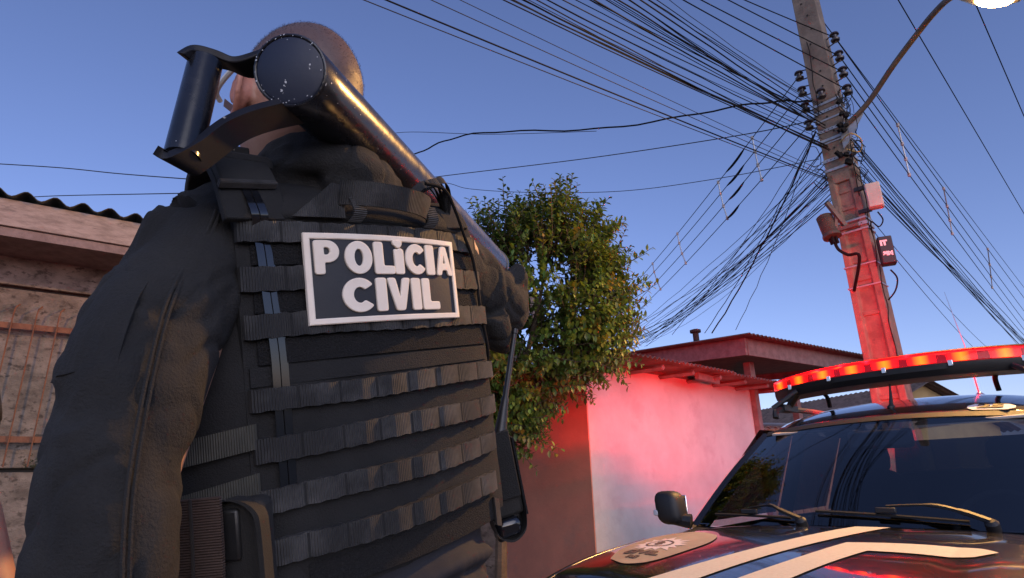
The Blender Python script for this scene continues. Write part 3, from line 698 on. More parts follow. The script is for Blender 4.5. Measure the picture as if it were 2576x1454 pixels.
# thicker splice sleeves on the side-street lines
for k, (w, t0, t1) in enumerate(zip(LW, (.15, .16, .17, .20), (.215, .22, .225, .25))):
    m = MB(on(w, .12, t0)); m.tube([on(w, .12, t0+(t1-t0)*i/6) - Zv*.02*math.sin(math.pi*i/6) for i in range(7)], [.008, .016, .018, .018, .018, .016, .008], 6)
    o = m.build('splice_sleeve', MT['cable']); o.location = on(w, .12, t0); tag(o, 'thick black splice sleeve on the spaced side-street power lines', 'splice sleeve', 'sleeves on the side-street lines')

# ---------------------------------------------------------------- tree
tb = Vector((-.17, 5.45, .14))
tree = empty('leafy_tree', tb, 'small bushy tree with glossy green and orange leaves against the white house', 'tree')
rt = random.Random(21)
m = MB(tb)
trunk = spline([tb, tb+Vector((.02, .02, .6)), tb+Vector((.05, 0, 1.2)), tb+Vector((.16, .0, 1.8)), tb+Vector((.36, -.1, 2.5)), tb+Vector((.5, -.1, 3.1))], 4)
m.tube(trunk, [.06-.05*i/len(trunk) for i in range(len(trunk))], 9); m.build('trunk', MT['bark'], tree)
blobs = [((.30, 5.30, 3.10), (.64, .58, .62)), ((.12, 5.25, 2.55), (.62, .52, .60)), ((.56, 5.35, 2.75), (.44, .48, .58)), ((-.06, 5.25, 2.15), (.36, .4, .40)), ((.52, 5.30, 2.48), (.42, .4, .30)), ((.45, 5.3, 3.45), (.40, .4, .30)), ((-.1, 5.3, 3.3), (.36, .4, .33)), ((.68, 5.35, 3.05), (.28, .3, .36)), ((-.16, 5.2, 1.85), (.26, .3, .34)), ((-.32, 5.3, 2.9), (.36, .4, .5)), ((-.3, 5.3, 2.4), (.3, .4, .5))]
def inside(p):
    return min(((p.x-c[0])/a[0])**2 + ((p.y-c[1])/a[1])**2 + ((p.z-c[2])/a[2])**2 for c, a in blobs)
leafm = MB(); twig = MB(tb)
lv = [(0, 0, 0), (.3, .2, .05), (.62, .22, .03), (1, 0, -.10), (.62, -.22, .03), (.3, -.2, .05), (.3, 0, -.02), (.64, 0, -.035)]
lf = [(0, 6, 1), (1, 6, 7, 2), (2, 7, 3), (0, 5, 6), (5, 4, 7, 6), (4, 3, 7)]
one = MB(); one.add(lv, lf); 
singles = []
def leaf(p, d, up, s, tn):
    d = d.normalized(); w = d.cross(up)
    if w.length < .05: w = d.cross(Vector((1, 0, 0)))
    w.normalize(); n = w.cross(d)
    return [p + d*(x*s) + w*(y*s) + n*(z*s) for x, y, z in lv]
ntw = 0; cand = []
while ntw < 1600:
    c, a = rt.choice(blobs)
    d = Vector((rt.gauss(0, 1), rt.gauss(0, 1), rt.gauss(0, 1))).normalized()
    rad = rt.uniform(.55, 1.0)**.6
    p = Vector(c) + Vector((d.x*a[0], d.y*a[1], d.z*a[2]))*rad
    if inside(p) < .45: continue
    ntw += 1
    gd = (d*1.0 + Vector((rt.uniform(-.4, .4), rt.uniform(-.4, .4), rt.uniform(.1, .9)))).normalized()
    ln = rt.uniform(.14, .30) if rt.random() < .82 else rt.uniform(.3, .46); q = p + gd*ln
    start = p - d*.22
    twig.tube([start, p, q], [.006, .004, .002], 4)
    red = rt.random() < .05 + .22*max(0, (p.x-.2))  # orange young leaves, more to the right where lamp glow is coloured in
    nl = rt.randint(12, 20)
    for k in range(nl):
        t = (k+.5)/nl; pos = p.lerp(q, t*1.05-.05) if t > .2 else start.lerp(p, t*5)
        az = k*2.4; sd = gd.cross(Vector((math.cos(az), math.sin(az), .3))).normalized()
        ldv = (sd*1.0 + gd*.55 + Vector((0, 0, -.35+.4*t))).normalized()
        s = rt.uniform(.055, .092)*(1.1-.42*t)
        if red and t > .35: tn = (rt.uniform(1.3, 2.0), rt.uniform(.75, 1.05), rt.uniform(.5, .8))
        else:
            g = rt.uniform(.55, 1.35); tn = (g*rt.uniform(.8, 1.25), g, g*rt.uniform(.6, 1.1))
        cand.append((pos, ldv, s, tn))
twig.build('branches', MT['bark'], tree)
cand.sort(key=lambda c: (c[0]-CAM).length - .25*c[2]*20*rt.random())
for i, (pos, ldv, s, tn) in enumerate(cand):
    vs = leaf(pos, ldv, Zv, s, tn)
    if i < 260:
        mm = MB(tb); mm.add(vs, lf, col=tn); mm.build('leaf', MT['leaf'], tree)
    else:
        leafm.add(vs, lf, col=tn)
leafm.off = tb
o = leafm.build('crown', MT['leaf'], tree); o['kind'] = 'stuff'
# ---------------------------------------------------------------- police car (local: x to its right, y forward, z up; y=0 at the windscreen base)
car = empty('police_car', (1.245, 2.44, 0), 'black police car with cream bonnet stripes and red roof light bar', 'car', rz=R(135))
def Hd(x, y):
    x = abs(x)
    return 1.09 - .02*y - .085*y*y - .05*(x/.75)**3 + .010*max(0, min(1, (x-.40)/.10))*max(0, min(1, (y+.05)/.3))
def Hs(y):      # shoulder height along the side
    if y > 0: return Hd(.745, min(y, 1.05)) - .012 + (0 if y < 1.0 else -.8*(y-1.0))
    return Hd(.745, 0) - .012 + .02*min(1, -y)
# hood
m = MB(); nx, ny = 48, 30; vs = []; fs = []
for j in range(ny+1):
    for i in range(nx+1):
        s = -1 + 2*i/nx; yb = -.005 - .10*s*s; yf = 1.0 - .10*s*s; y = yb + (yf-yb)*j/ny; x = s*.735
        z = Hd(x, y) - (.02*((j/ny-.93)/.07)**2 if j/ny > .93 else 0) - (.012 if abs(s) > .985 else 0)
        vs.append((x, y, z))
for j in range(ny):
    for i in range(nx):
        a = j*(nx+1)+i; fs.append((a, a+1, a+nx+2, a+nx+1))
m.add(vs, fs); hoodo = m.build('bonnet', MT['paint'], car); sol = hoodo.modifiers.new('s', 'SOLIDIFY'); sol.thickness = .012; sol.offset = -1
# sides: lofted shells with wheel arches
WY = (.42, -2.25); WR = .40
def low(y):
    z = .30
    for w in WY:
        if abs(y-w) < WR: z = max(z, .35 + math.sqrt(WR*WR-(y-w)**2))
    return z
ys = [1.0-.05*i for i in range(84)]
for sx in (1, -1):
    m = MB(); rings = []
    for y in ys:
        hs = Hs(y); nose = max(0, (y-.6)/.45); tail = max(0, (-2.7-y)/.5); k = 1 - .10*nose**2 - .05*tail**2; lo = low(y)
        zz = lambda z: max(z, lo)
        inn = .745 if y > -.12 else .745
        prof = [(inn, hs+.010), (.775, hs+.004), (.815, hs-.022), (.85, hs-.07), (.875, hs-.14), (.885, zz(.80)), (.89, zz(.72)), (.882, zz(.6)), (.89, zz(.48)), (.88, zz(.38)), (.85, lo)]
        rings.append([Vector((sx*x*k, y, z)) for x, z in prof])
    m.loft(rings, cap=False, closed=False); o = m.build('side_panel', MT['paint'], car, sharp=60); q = o.modifiers.new('s', 'SOLIDIFY'); q.thickness = .01; q.offset = -1
    # wheel arch trim, sill, door seams and handles
    for w in WY:
        m = MB(); m.tube([(sx*.885, w+math.cos(t*math.pi/14)*(WR+.01), .35+math.sin(t*math.pi/14)*(WR+.01)) for t in range(15)], .035, 6); m.build('arch_trim', MT['trim'], car)
    m = MB(); m.box((sx*.86, -.92, .31), (.07, 1.9, .1)); m.build('sill', MT['trim'], car, bev=.02)
    for y in (-.28, -1.32, -2.05):
        m = MB(); m.box((sx*.8865, y, .72), (.008, .006, .56)); m.build('door_seam', MT['trim'], car)
    for y in (-1.12, -1.9):
        m = MB(); m.tube([(sx*.885, y-.1, .90), (sx*.915, y-.06, .905), (sx*.915, y+.06, .905), (sx*.885, y+.1, .90)], .014, 6); m.build('door_handle', MT['trim'], car)
    # mirror
    m = MB(); c = Vector((sx*.895, -.22, 1.145))
    def mf(d): return Vector((math.copysign(abs(d.x)**.62, d.x), math.copysign(abs(d.y)**.7, d.y), math.copysign(abs(d.z)**.55, d.z)))
    m.ell(c, [Vector((.068, 0, 0)), Vector((0, .065, 0)), Vector((sx*.010, 0, .080))], 20, 12, mf); mo = m.build('wing_mirror', MT['trim'], car)
    m = MB(); m.tube([(sx*.80, -.24, 1.08), (sx*.86, -.22, 1.09), (sx*.90, -.20, 1.10)], [.035, .03, .03], 8); m.build('mirror_stalk', MT['trim'], mo)
    m = MB(); m.box((sx*.895, -.287, 1.147), (.105, .006, .11)); m.build('mirror_glass', MT['mirror'], mo, bev=.01)
    m = MB(); m.box((sx*.950, -.172, 1.122), (.028, .02, .028)); m.build('indicator', MT['headglass'], mo, bev=.006)
    # wheels
    for w in WY:
        m = MB(); m.lathe([(.19, -.10), (.30, -.105), (.335, -.08), (.345, 0), (.335, .08), (.30, .105), (.19, .10)], (sx*.76, w, .345), (1, 0, 0), 32); wo_ = m.build('wheel', MT['rubber'], car)
        m = MB(); m.lathe([(.20, .0), (.205, .09), (.18, .098), (.17, .05), (.02, .06)], (sx*.76, w, .345), (sx, 0, 0), 28)
        for k in range(5):
            aa = k*2*math.pi/5; dv = Vector((0, math.cos(aa), math.sin(aa))); m.box(Vector((sx*.845, w, .345)) + dv*.1, (.03, .05, .18), Matrix.Rotation(-aa+math.pi/2, 3, 'X').transposed() if False else Matrix.Rotation(aa-math.pi/2, 3, 'X'))
        m.build('rim', MT['rim'], wo_)
# front end
m = MB(); rings = []
for i in range(25):
    s = -1 + i/12; y0 = 1.06 - .13*s*s; x = s*.86
    rings.append([Vector((x, y0-.06, Hd(min(abs(x), .745), .98)-.02-.03*s*s)), Vector((x, y0+.02, .93)), Vector((x, y0+.05, .80)), Vector((x, y0+.06, .62)), Vector((x, y0+.07, .50)), Vector((x, y0+.05, .36)), Vector((x, y0-.02, .27))])
m.loft(rings, cap=False, closed=False); o = m.build('front_bumper', MT['paint'], car); q = o.modifiers.new('s', 'SOLIDIFY'); q.thickness = .012; q.offset = -1
m = MB(); m.box((0, 1.11, .80), (1.0, .03, .17)); g = m.build('grille', MT['trim'], car, bev=.02)
for k in range(4):
    m = MB(); m.box((0, 1.13, .74+k*.04), (.94, .014, .012)); m.build('grille_slat', MT['chrome'], g)
for sx in (1, -1):
    m = MB(); m.ell((sx*.63, 1.03, .83), [Vector((.17, -sx*.04, 0)), Vector((0, .06, 0)), Vector((0, 0, .085))], 16, 10, mf); h = m.build('headlight', MT['headglass'], car)
    m = MB(); m.lathe([(.055, 0), (.06, .01), (.02, .0)], (sx*.60, 1.095, .83), (0, 1, 0), 16); m.build('reflector', MT['chrome'], h)
m = MB(); m.box((0, 1.125, .42), (.4, .012, .13)); m.build('number_plate', MT['sticker'], car, bev=.006)
# floor, rear
m = MB(); m.box((0, -1.0, .33), (1.62, 4.0, .08)); m.build('floor_pan', MT['trim'], car)
m = MB(); rings = []
for i in range(17):
    s = -1+i/8; x = s*.84; y0 = -3.16 + .10*s*s
    rings.append([Vector((x, y0+.04, 1.08)), Vector((x, y0, .95)), Vector((x, y0-.04, .7)), Vector((x, y0-.06, .5)), Vector((x, y0, .3))])
m.loft(rings, cap=False, closed=False); o = m.build('tailgate', MT['paint'], car); q = o.modifiers.new('s', 'SOLIDIFY'); q.thickness = .012
for sx in (1, -1):
    m = MB(); m.box((sx*.70, -3.135, .95), (.2, .05, .24)); m.build('tail_light', emit('tail_light_lens', (.3, .01, .01), .2), car, bev=.02)
# cowl and wipers
m = MB(); rings = []
for i in range(25):
    s = -1+i/12; x = s*.80; yb = -.008-.10*s*s
    rings.append([Vector((x, yb+.004, Hd(min(abs(x), .745), 0)-.012-(.02 if abs(s) > .97 else 0))), Vector((x, yb-.05, 1.075-.035*s*s)), Vector((x*.985, yb-.10, 1.083-.035*s*s)), Vector((x*.97, yb-.14, 1.06))])
m.loft(rings, cap=False, closed=False); o = m.build('cowl_panel', MT['trim'], car); q = o.modifiers.new('s', 'SOLIDIFY'); q.thickness = .01
def ws(s, t, off=0):
    b = Vector((.775*s, -.075-.16*s*s, 1.088-.03*s*s)); e = Vector((.585*s, -.68-.09*s*s, 1.525-.028*s*s))
    p = b.lerp(e, t); n = Vector((.25*s, .62, .78)).normalized()
    return p + n*(.03*math.sin(math.pi*t)*(1-.5*s*s) + off)
m = MB(); vs = []; fs = []; n_ = 24
for j in range(13):
    for i in range(n_+1): vs.append(ws(-1+2*i/n_, j/12))
for j in range(12):
    for i in range(n_):
        a = j*(n_+1)+i; fs.append((a, a+1, a+n_+2, a+n_+1))
m.add(vs, fs); m.build('windscreen', MT['windshield'], car)
# black ceramic border along the top and the A pillars
for sx in (1, -1):
    m = MB(); P = [ws(sx*1.0, t/10, -.002) for t in range(11)]
    rings = []
    for i, p in enumerate(P):
        o_ = Vector((sx*.055, -.02, 0)); rings.append([p + Vector((-sx*.02, 0, .004)), p + Vector((sx*.02, .004, .012)), p + o_ + Vector((0, -.01, .002)), p + o_ + Vector((-sx*.01, -.07, -.03)), p + Vector((-sx*.015, -.06, -.03))])
    m.loft(rings); m.build('windscreen_pillar', MT['paint'], car)
m = MB(); m.ribbon([ws(-1+i/8, 1.0, .002) for i in range(17)], [Vector((0, -.014, .011))]*17, [Vector((0, .6, .8))]*17, .004); m.build('windscreen_trim', MT['trim'], car)
# wipers
for px_, tip, nm in ((.20, .66, 0), (-.42, .16, 1)):
    wp = empty('wiper', (0, 0, 0)); wp.parent = car
    def wsx(x, t, off): return ws(x/(.775-.19*t), t, off)
    piv = Vector((px_, -.045-.13*(px_/.715)**2, 1.098))
    m = MB(); m.lathe([(.022, -.02), (.022, .012), (.012, .022)], piv, (0, .5, .85), 12); m.build('pivot', MT['trim'], wp)
    dx = tip-px_
    arm = [piv + Vector((0, 0, .015)), piv + Vector((.08, -.015, .045)), wsx(px_+dx*.30, .08, .05), wsx(px_+dx*.55, .10, .028)]
    m = MB(); m.tube(spline(arm, 5), [.017]*6+[.012]*5+[.007]*5, 6, flat=.6); m.build('arm', MT['trim'], wp)
    bl = [wsx(px_+dx*(.12+.88*k/10), .035+.05*k/10, .012) for k in range(11)]
    m = MB(); m.tube(bl, .006, 5); m.build('blade', MT['rubber'], wp)
    m = MB(); m.box(wsx(px_+dx*.55, .07, .028), (.07, .02, .02)); m.build('blade_clip', MT['trim'], wp, bev=.004)
# roof
m = MB(); vs = []; fs = []; nx, ny = 28, 30
for j in range(ny+1):
    t = j/ny
    for i in range(nx+1):
        s = -1+2*i/nx; yf = -.68-.09*s*s; y = yf + (-2.95-yf)*t; hw = .585+.05*min(1, t*6)
        z = 1.53 - .03*s*s + .135*math.sin(min(1, t*3.4)*math.pi/2)*(1-.35*s**4) - .10*max(0, t-.6)**1.5 - (.05 if abs(s) > .99 else 0)
        vs.append((s*hw, y, z))
for j in range(ny):
    for i in range(nx):
        a = j*(nx+1)+i; fs.append((a, a+1, a+nx+2, a+nx+1))
m.add(vs, fs); o = m.build('roof', MT['paint'], car, sharp=70); q = o.modifiers.new('s', 'SOLIDIFY'); q.thickness = .025
def roofz(x, y):
    s = x/.6; t = (-.70-y)/2.25; return 1.53-.03*s*s+.135*math.sin(min(1, max(t, 0)*3.4)*math.pi/2)*(1-.35*s**4)
for sx in (1, -1):
    # roof rails
    m = MB(); m.tube(spline([(sx*.60, -.95, 1.60), (sx*.60, -1.05, 1.655), (sx*.61, -1.8, 1.675), (sx*.60, -2.5, 1.65), (sx*.60, -2.6, 1.58)], 5), .017, 8); m.build('roof_rail', MT['trim'], car)
    # side windows and pillars
    for nm, y0, y1, y2, y3 in (('front', -.32, -1.27, -.80, -1.27), ('rear', -1.35, -2.10, -1.35, -2.10), ('quarter', -2.2, -2.75, -2.2, -2.62)):
        q0 = [Vector((sx*.815, y0, 1.07)), Vector((sx*.815, y1, 1.08)), Vector((sx*.64, y3, 1.54)), Vector((sx*.64, y2, 1.53))]
        m = MB(); m.add([p for p in q0], [(0, 1, 2, 3)]); m.build('side_window', MT['side_glass'], car)
    for (ya, yb_, w) in ((-1.31, -1.31, .09), (-2.15, -2.15, .10), (-2.95, -2.80, .30)):
        m = MB(); a_ = Vector((sx*.805, ya, 1.06)); b_ = Vector((sx*.625, yb_, 1.57)); m.loft([[a_+Vector((0, -w/2, 0)), a_+Vector((0, w/2, 0)), a_+Vector((-sx*.05, w/2, 0)), a_+Vector((-sx*.05, -w/2, 0))], [b_+Vector((0, -w/2, 0)), b_+Vector((0, w/2, 0)), b_+Vector((-sx*.05, w/2, 0)), b_+Vector((-sx*.05, -w/2, 0))]]); m.build('door_pillar', MT['paint'], car)
m = MB(); m.add([(-.62, -3.1, 1.07), (.62, -3.1, 1.07), (.52, -2.93, 1.52), (-.52, -2.93, 1.52)], [(0, 1, 2, 3)]); m.build('rear_window', MT['side_glass'], car)
# roof aerials
m = MB(); p = Vector((0, -.90, roofz(0, -.9)-.005)); m.ell(p + Vector((0, -.01, .006)), [Vector((.018, 0, 0)), Vector((0, .04, 0)), Vector((0, 0, .018))], 12, 8); m.tube([p, p+Vector((0, -.03, .05)), p+Vector((0, -.07, .13))], [.012, .008, .004], 8); m.build('stub_aerial', MT['trim'], car)
m = MB(); p = Vector((-.28, -1.55, roofz(-.28, -1.55))); m.lathe([(.03, 0), (.025, .02), (.008, .035)], p, Zv, 12); m.tube([p, p+Vector((.01, 0, .3)), p+Vector((.04, 0, .62))], [.005, .0035, .002], 6); m.build('whip_aerial', MT['chrome'], car)
# cabin
m = MB(); rings = []
for i in range(13):
    s = -1+i/6; x = s*.70; rings.append([Vector((x, -.16-.10*s*s, 1.02)), Vector((x, -.35, 1.05)), Vector((x, -.55, 1.03)), Vector((x, -.72, .95)), Vector((x, -.70, .6)), Vector((x, -.2, .6))])
m.loft(rings); m.build('dashboard', MT['interior'], car)
for sx in (.36, -.36):
    st = empty('front_seat', (0, 0, 0)); st.parent = car
    m = MB(); m.ell((sx, -1.25, .62), [Vector((.25, 0, 0)), Vector((0, .28, 0)), Vector((0, 0, .10))], 14, 8, mf); m.build('cushion', MT['interior'], st)
    m = MB(); m.ell((sx, -1.52, .95), [Vector((.24, 0, 0)), Vector((0, .08, -.02)), Vector((0, -.08, .36))], 14, 10, mf); m.build('backrest', MT['interior'], st)
    m = MB(); m.ell((sx, -1.60, 1.37), [Vector((.13, 0, 0)), Vector((0, .05, 0)), Vector((0, -.01, .09))], 12, 8, mf); m.build('headrest', MT['interior'], st)
m = MB(); m.ell((0, -2.1, .9), [Vector((.62, 0, 0)), Vector((0, .1, 0)), Vector((0, -.06, .4))], 16, 10, mf); m.build('rear_seat', MT['interior'], car)
m = MB(); c = Vector((-.36, -.78, 1.02)); a1 = Vector((1, 0, 0)); a2 = Vector((0, -.42, .9)).normalized()
m.tube([c + (a1*math.cos(t*math.pi/12)+a2*math.sin(t*math.pi/12))*.185 for t in range(25)], .015, 8); m.tube([c-a1*.18, c+a1*.18], .018, 6); m.build('steering_wheel', MT['interior'], car)
m = MB(); m.box((0, -.60, 1.43), (.27, .03, .085)); mo = m.build('rear_view_mirror', MT['box_grey'], car, bev=.015)
m = MB(); m.tube([(0, -.65, 1.50), (0, -.61, 1.44)], .01, 6); m.build('mirror_stem', MT['trim'], mo)
for sx in (.33, -.33):
    m = MB(); m.box((sx, -.76, 1.50), (.40, .14, .012), Matrix.Rotation(R(-8), 3, 'X')); m.build('sun_visor', MT['box_grey'], car, bev=.004)
# ---- roof light bar
lb = empty('light_bar', (0, 0, 0)); lb.parent = car
BY, BZ, BHW = -1.05, 1.785, .70
def barc(s): return BY - .27*abs(s)**2.3          # centre line swept back at the ends
def barw(s): return .135 - .055*abs(s)**3
def barring(s, prof): 
    return [Vector((s*BHW, barc(s)+dy*barw(s), BZ+dz)) for dy, dz in prof]
S_ = [-1+i/20 for i in range(41)]
tray = [(1.02, .0), (1.0, -.028), (.8, -.055), (-.8, -.055), (-1.0, -.028), (-1.02, .0)]
m = MB(); m.loft([barring(s, tray) for s in S_]); m.build('tray', MT['trim'], lb)
lensm = bpy.data.materials.new('red_lens'); lensm.use_nodes = True; t_ = lensm.node_tree; t_.nodes.remove(t_.nodes['Principled BSDF'])
tr = t_.nodes.new('ShaderNodeBsdfTransparent'); tr.inputs[0].default_value = (1, .5, .42, 1); gl = t_.nodes.new('ShaderNodeBsdfGlossy'); gl.inputs['Roughness'].default_value = .08; gl.inputs[0].default_value = (1, .8, .8, 1)
em = t_.nodes.new('ShaderNodeEmission'); em.inputs[0].default_value = (1, .012, .03, 1); em.inputs[1].default_value = .16
fr = t_.nodes.new('ShaderNodeFresnel'); fr.inputs[0].default_value = 1.45; mx = t_.nodes.new('ShaderNodeMixShader'); ad = t_.nodes.new('ShaderNodeAddShader')
t_.links.new(fr.outputs[0], mx.inputs[0]); t_.links.new(tr.outputs[0], mx.inputs[1]); t_.links.new(gl.outputs[0], mx.inputs[2]); t_.links.new(mx.outputs[0], ad.inputs[0]); t_.links.new(em.outputs[0], ad.inputs[1]); t_.links.new(ad.outputs[0], t_.nodes['Material Output'].inputs[0])
lens = [(1.02, .004), (1.0, .034), (.86, .056), (.5, .064), (-.5, .064), (-.86, .056), (-1.0, .034), (-1.02, .004)]
m = MB(); m.loft([barring(s, lens) for s in S_]); m.build('lens', lensm, lb)
m = MB(); m.loft([barring(s, [(.62, .066), (.58, .071), (-.70, .071), (-.80, .064)]) for s in S_[1:-1]]); m.build('light_cutoff_shield', MT['trim'], lb)  # added over the lens to cut off red light thrown upwards
m = MB(); m.loft([barring(s, [(.60, .004), (.60, .05), (.22, .05), (.22, .004)]) for s in S_[1:-1]]); m.build('reflector_block', MT['dark'], lb)
led = bpy.data.materials.new('red_led'); led.use_nodes = True; t_ = led.node_tree; b_ = t_.nodes['Principled BSDF']; tc_ = t_.nodes.new('ShaderNodeTexCoord'); sx_ = t_.nodes.new('ShaderNodeSeparateXYZ'); rp_ = t_.nodes.new('ShaderNodeValToRGB')
t_.links.new(tc_.outputs['Generated'], sx_.inputs[0]); t_.links.new(sx_.outputs[0], rp_.inputs[0]); t_.links.new(rp_.outputs[0], b_.inputs['Emission Color']); b_.inputs['Base Color'].default_value = (.3, .02, .02, 1); b_.inputs['Emission Strength'].default_value = 4
el = rp_.color_ramp.elements; el[0].position = 0; el[0].color = (.04, .0006, .001, 1); el[1].position = 1; el[1].color = (.05, .0008, .001, 1)
for pos_, c_ in ((.22, (.35, .004, .003)), (.38, (1, .075, .002)), (.5, (1, .11, .004)), (.62, (1, .07, .002)), (.80, (.35, .004, .003))): e_ = el.new(pos_); e_.color = (*c_, 1)
for i in range(9):
    s = -.92 + i*.23
    for sg in (1, -1):
        y = barc(s) + sg*barw(s)*.72; sl_ = math.atan2(-.27*2.3*abs(s)**1.3*math.copysign(1, s), BHW)
        m = MB(); m.box((s*BHW, y, BZ+(.030 if sg > 0 else .005)), (.125, .02, .040 if sg > 0 else .004), Matrix.Rotation(sl_, 3, 'Z')); m.build('led_module', led, lb, bev=.005)
for s in (-.78, -.4, 0, .4, .78):
    m = MB(); y = barc(s)+barw(s)*1.03; m.box((s*BHW, y+.004, BZ-.004), (.022, .008, .03)); m.build('clip', MT['chrome'], lb, bev=.003)
for sx in (1, -1):
    m = MB(); m.tube(spline([(sx*.61, -1.16, 1.655), (sx*.57, -1.15, 1.70), (sx*.52, -1.13, 1.75)], 4), [.03]*9, 6, flat=.6); m.tube([(sx*.63, -1.0, 1.66), (sx*.50, -1.06, 1.75)], .014, 6); m.box((sx*.61, -1.14, 1.665), (.07, .20, .035)); m.build('mount_foot', MT['trim'], lb)
    m = MB(); m.tube(spline([(sx*.42, -1.2, 1.755), (sx*.40, -1.24, 1.72), (sx*.40, -1.26, 1.66)], 5), .012, 6); m.build('feed_cable', MT['cable'], lb)
for i, (s, sg, e) in enumerate(((.58, -.46, 125), (.38, -.46, 125), (.18, -.46, 125), (-.1, -.46, 90), (-.4, -.46, 50))):
    l_ = bpy.data.lights.new('strobe_light', 'POINT'); l_.energy = e*1.0; l_.color = (1, .0002, .0006); l_.shadow_soft_size = .008
    o = bpy.data.objects.new('strobe_light', l_); col.objects.link(o); o.parent = lb; o.location = (s*BHW, barc(s)+sg*barw(s), BZ+.034)
# ---- bonnet markings (vinyl lying on the paint)
def drape(x, y, e=.0015): return Vector((x, y, Hd(x, y)+e))
def vinyl(name, left, right, mt, n=24, e=.003):
    m = MB(); Lp = spline([(a, b, 0) for a, b in left], n); Rp = spline([(a, b, 0) for a, b in right], n); vs = []; k = 6
    for a, b in zip(Lp, Rp):
        for q in range(k+1):
            p = a.lerp(b, q/k); vs.append(drape(p.x, p.y, e))
    fs = [(i*(k+1)+j, i*(k+1)+j+1, (i+1)*(k+1)+j+1, (i+1)*(k+1)+j) for i in range(len(Lp)-1) for j in range(k)]
    m.add(vs, fs); return m.build(name, mt, car)
vinyl('bonnet_stripe', [(.30, .965), (.19, .718), (.073, .376), (-.02, .0)], [(.165, .985), (.054, .648), (-.055, .319), (-.135, .005)], MT['decal'])
vinyl('bonnet_stripe', [(.07, .985), (-.035, .663), (-.107, .391)], [(-.06, .985), (-.141, .679), (-.196, .50)], MT['decal'])
vinyl('bonnet_stripe', [(-.107, .391), (-.288, .361), (-.435, .367), (-.50, .425)], [(-.196, .50), (-.307, .494), (-.413, .50), (-.455, .49)], MT['decal'])
bc = (.495, .53); rimpts = [(.556, .755), (.624, .601), (.655, .42), (.62, .31), (.53, .275), (.43, .28), (.362, .345), (.325, .468), (.335, .59), (.375, .74), (.459, .81)]
def fan(name, pts, c, mt, e, k=5, parent=car):
    m = MB(); P = [p for p in spline([(a, b, 0) for a, b in pts+[pts[0]]], 6)][:-1]; vs = [drape(c[0], c[1], e)]; n = len(P)
    for q in range(1, k+1):
        for p in P:
            x = c[0]+(p.x-c[0])*q/k; y = c[1]+(p.y-c[1])*q/k; vs.append(drape(x, y, e))
    fs = [(0, 1+i, 1+(i+1) % n) for i in range(n)]
    for q in range(k-1):
        for i in range(n): fs.append((1+q*n+i, 1+(q+1)*n+i, 1+(q+1)*n+(i+1) % n, 1+q*n+(i+1) % n))
    m.add(vs, fs); return m.build(name, mt, parent)
bdg = fan('bonnet_badge', rimpts, bc, MT['decal_tan'], .003)
star = []
for i in range(32):
    r_ = (.115, .075, .10, .07)[i % 4]; aa = i*math.pi/16; star.append((.49+r_*math.cos(aa), .535+r_*1.05*math.sin(aa)))
m = MB(); vs = [drape(.49, .535, .0045)] + [drape(x, y, .0045) for x, y in star]; m.add(vs, [(0, 1+i, 1+(i+1) % 32) for i in range(32)]); m.build('badge_star', MT['decal_pale'], bdg)
m = MB(); ring = [drape(.49+r_*math.cos(i*math.pi/12), .535+r_*math.sin(i*math.pi/12), .006) for r_ in (.044, .052) for i in range(24)]; m.add(ring, [(i, (i+1) % 24, 24+(i+1) % 24, 24+i) for i in range(24)]); m.build('badge_ring', MT['decal_dark'], bdg)
m = MB(); m.add([drape(.49+.02*math.cos(i*math.pi/8)*(1 if i % 2 else .5), .535+.03*math.sin(i*math.pi/8), .006) for i in range(16)], [tuple(range(16))]); m.build('badge_shield', MT['decal_dark'], bdg)
def hoodtext(s, size, cx_, cy_, ang, mt, parent, name='lettering', off=.0):
    ca, sa = math.cos(ang), math.sin(ang)
    def wp(p):
        x = cx_ + p.x*ca - p.y*sa; y = cy_ + p.x*sa + p.y*ca
        return drape(x, y, .0055+p.z)
    return text_on(s, size, None, None, None, None, mt, parent, (0, 0, 0), name, off, wp)
hoodtext('CIVIL', .062, .48, .675, R(180), MT['decal_dark'], bdg, off=.003)
hoodtext('RS', .04, .475, .738, R(180), MT['decal_dark'], bdg, off=.002)
# roof sticker 25
rs = MB(); sc_ = Vector((-.41, -.80, 0)); oct_ = [(-.085, -.02), (-.06, -.055), (.06, -.055), (.085, -.02), (.085, .02), (.06, .055), (-.06, .055), (-.085, .02)]
rs.add([Vector((sc_.x+x, sc_.y+y, roofz(sc_.x+x, sc_.y+y)+.004)) for x, y in oct_], [tuple(range(8))]); stk = rs.build('roof_sticker', MT['sticker'], car)
def rw_(p): x = sc_.x - p.x; y = sc_.y - p.y; return Vector((x, y, roofz(x, y)+.0065+p.z))
text_on('25', .095, None, None, None, None, MT['sticker_ink'], stk, (0, 0, 0), 'lettering', .004, rw_)
# ---------------------------------------------------------------- the officer (upper body built in the frame of his back: x his right, y forward into the body, z up)
def Rm(yaw, lean, pit): return Matrix.Rotation(yaw, 3, 'Z') @ Matrix.Rotation(lean, 3, 'Y') @ Matrix.Rotation(pit, 3, 'X')
VO = Vector((-.1626, .8323, 1.498)); VM = Rm(R(46), R(-12.4), R(4.9)); VK = .88
def V(x, y, z): return VO + VM @ Vector((x, y, z))
vX, vY, vZ = VM @ Vector((1, 0, 0)), VM @ Vector((0, 1, 0)), VM @ Vector((0, 0, 1))
def S(x, z, off=0.0):              # surface of the back of the vest; off outwards
    return V(x, VK*x*x - off, z)
def Sn(x):                         # outward normal
    return (VM @ Vector((2*VK*x, -1, 0))).normalized()
hip = V(0, .13, -.44); fx = Vector((math.cos(R(46)), math.sin(R(46)), 0)); fy = Vector((-fx.y, fx.x, 0)); GZ = .18
ob = Vector((hip.x+.05, hip.y+.05, GZ))
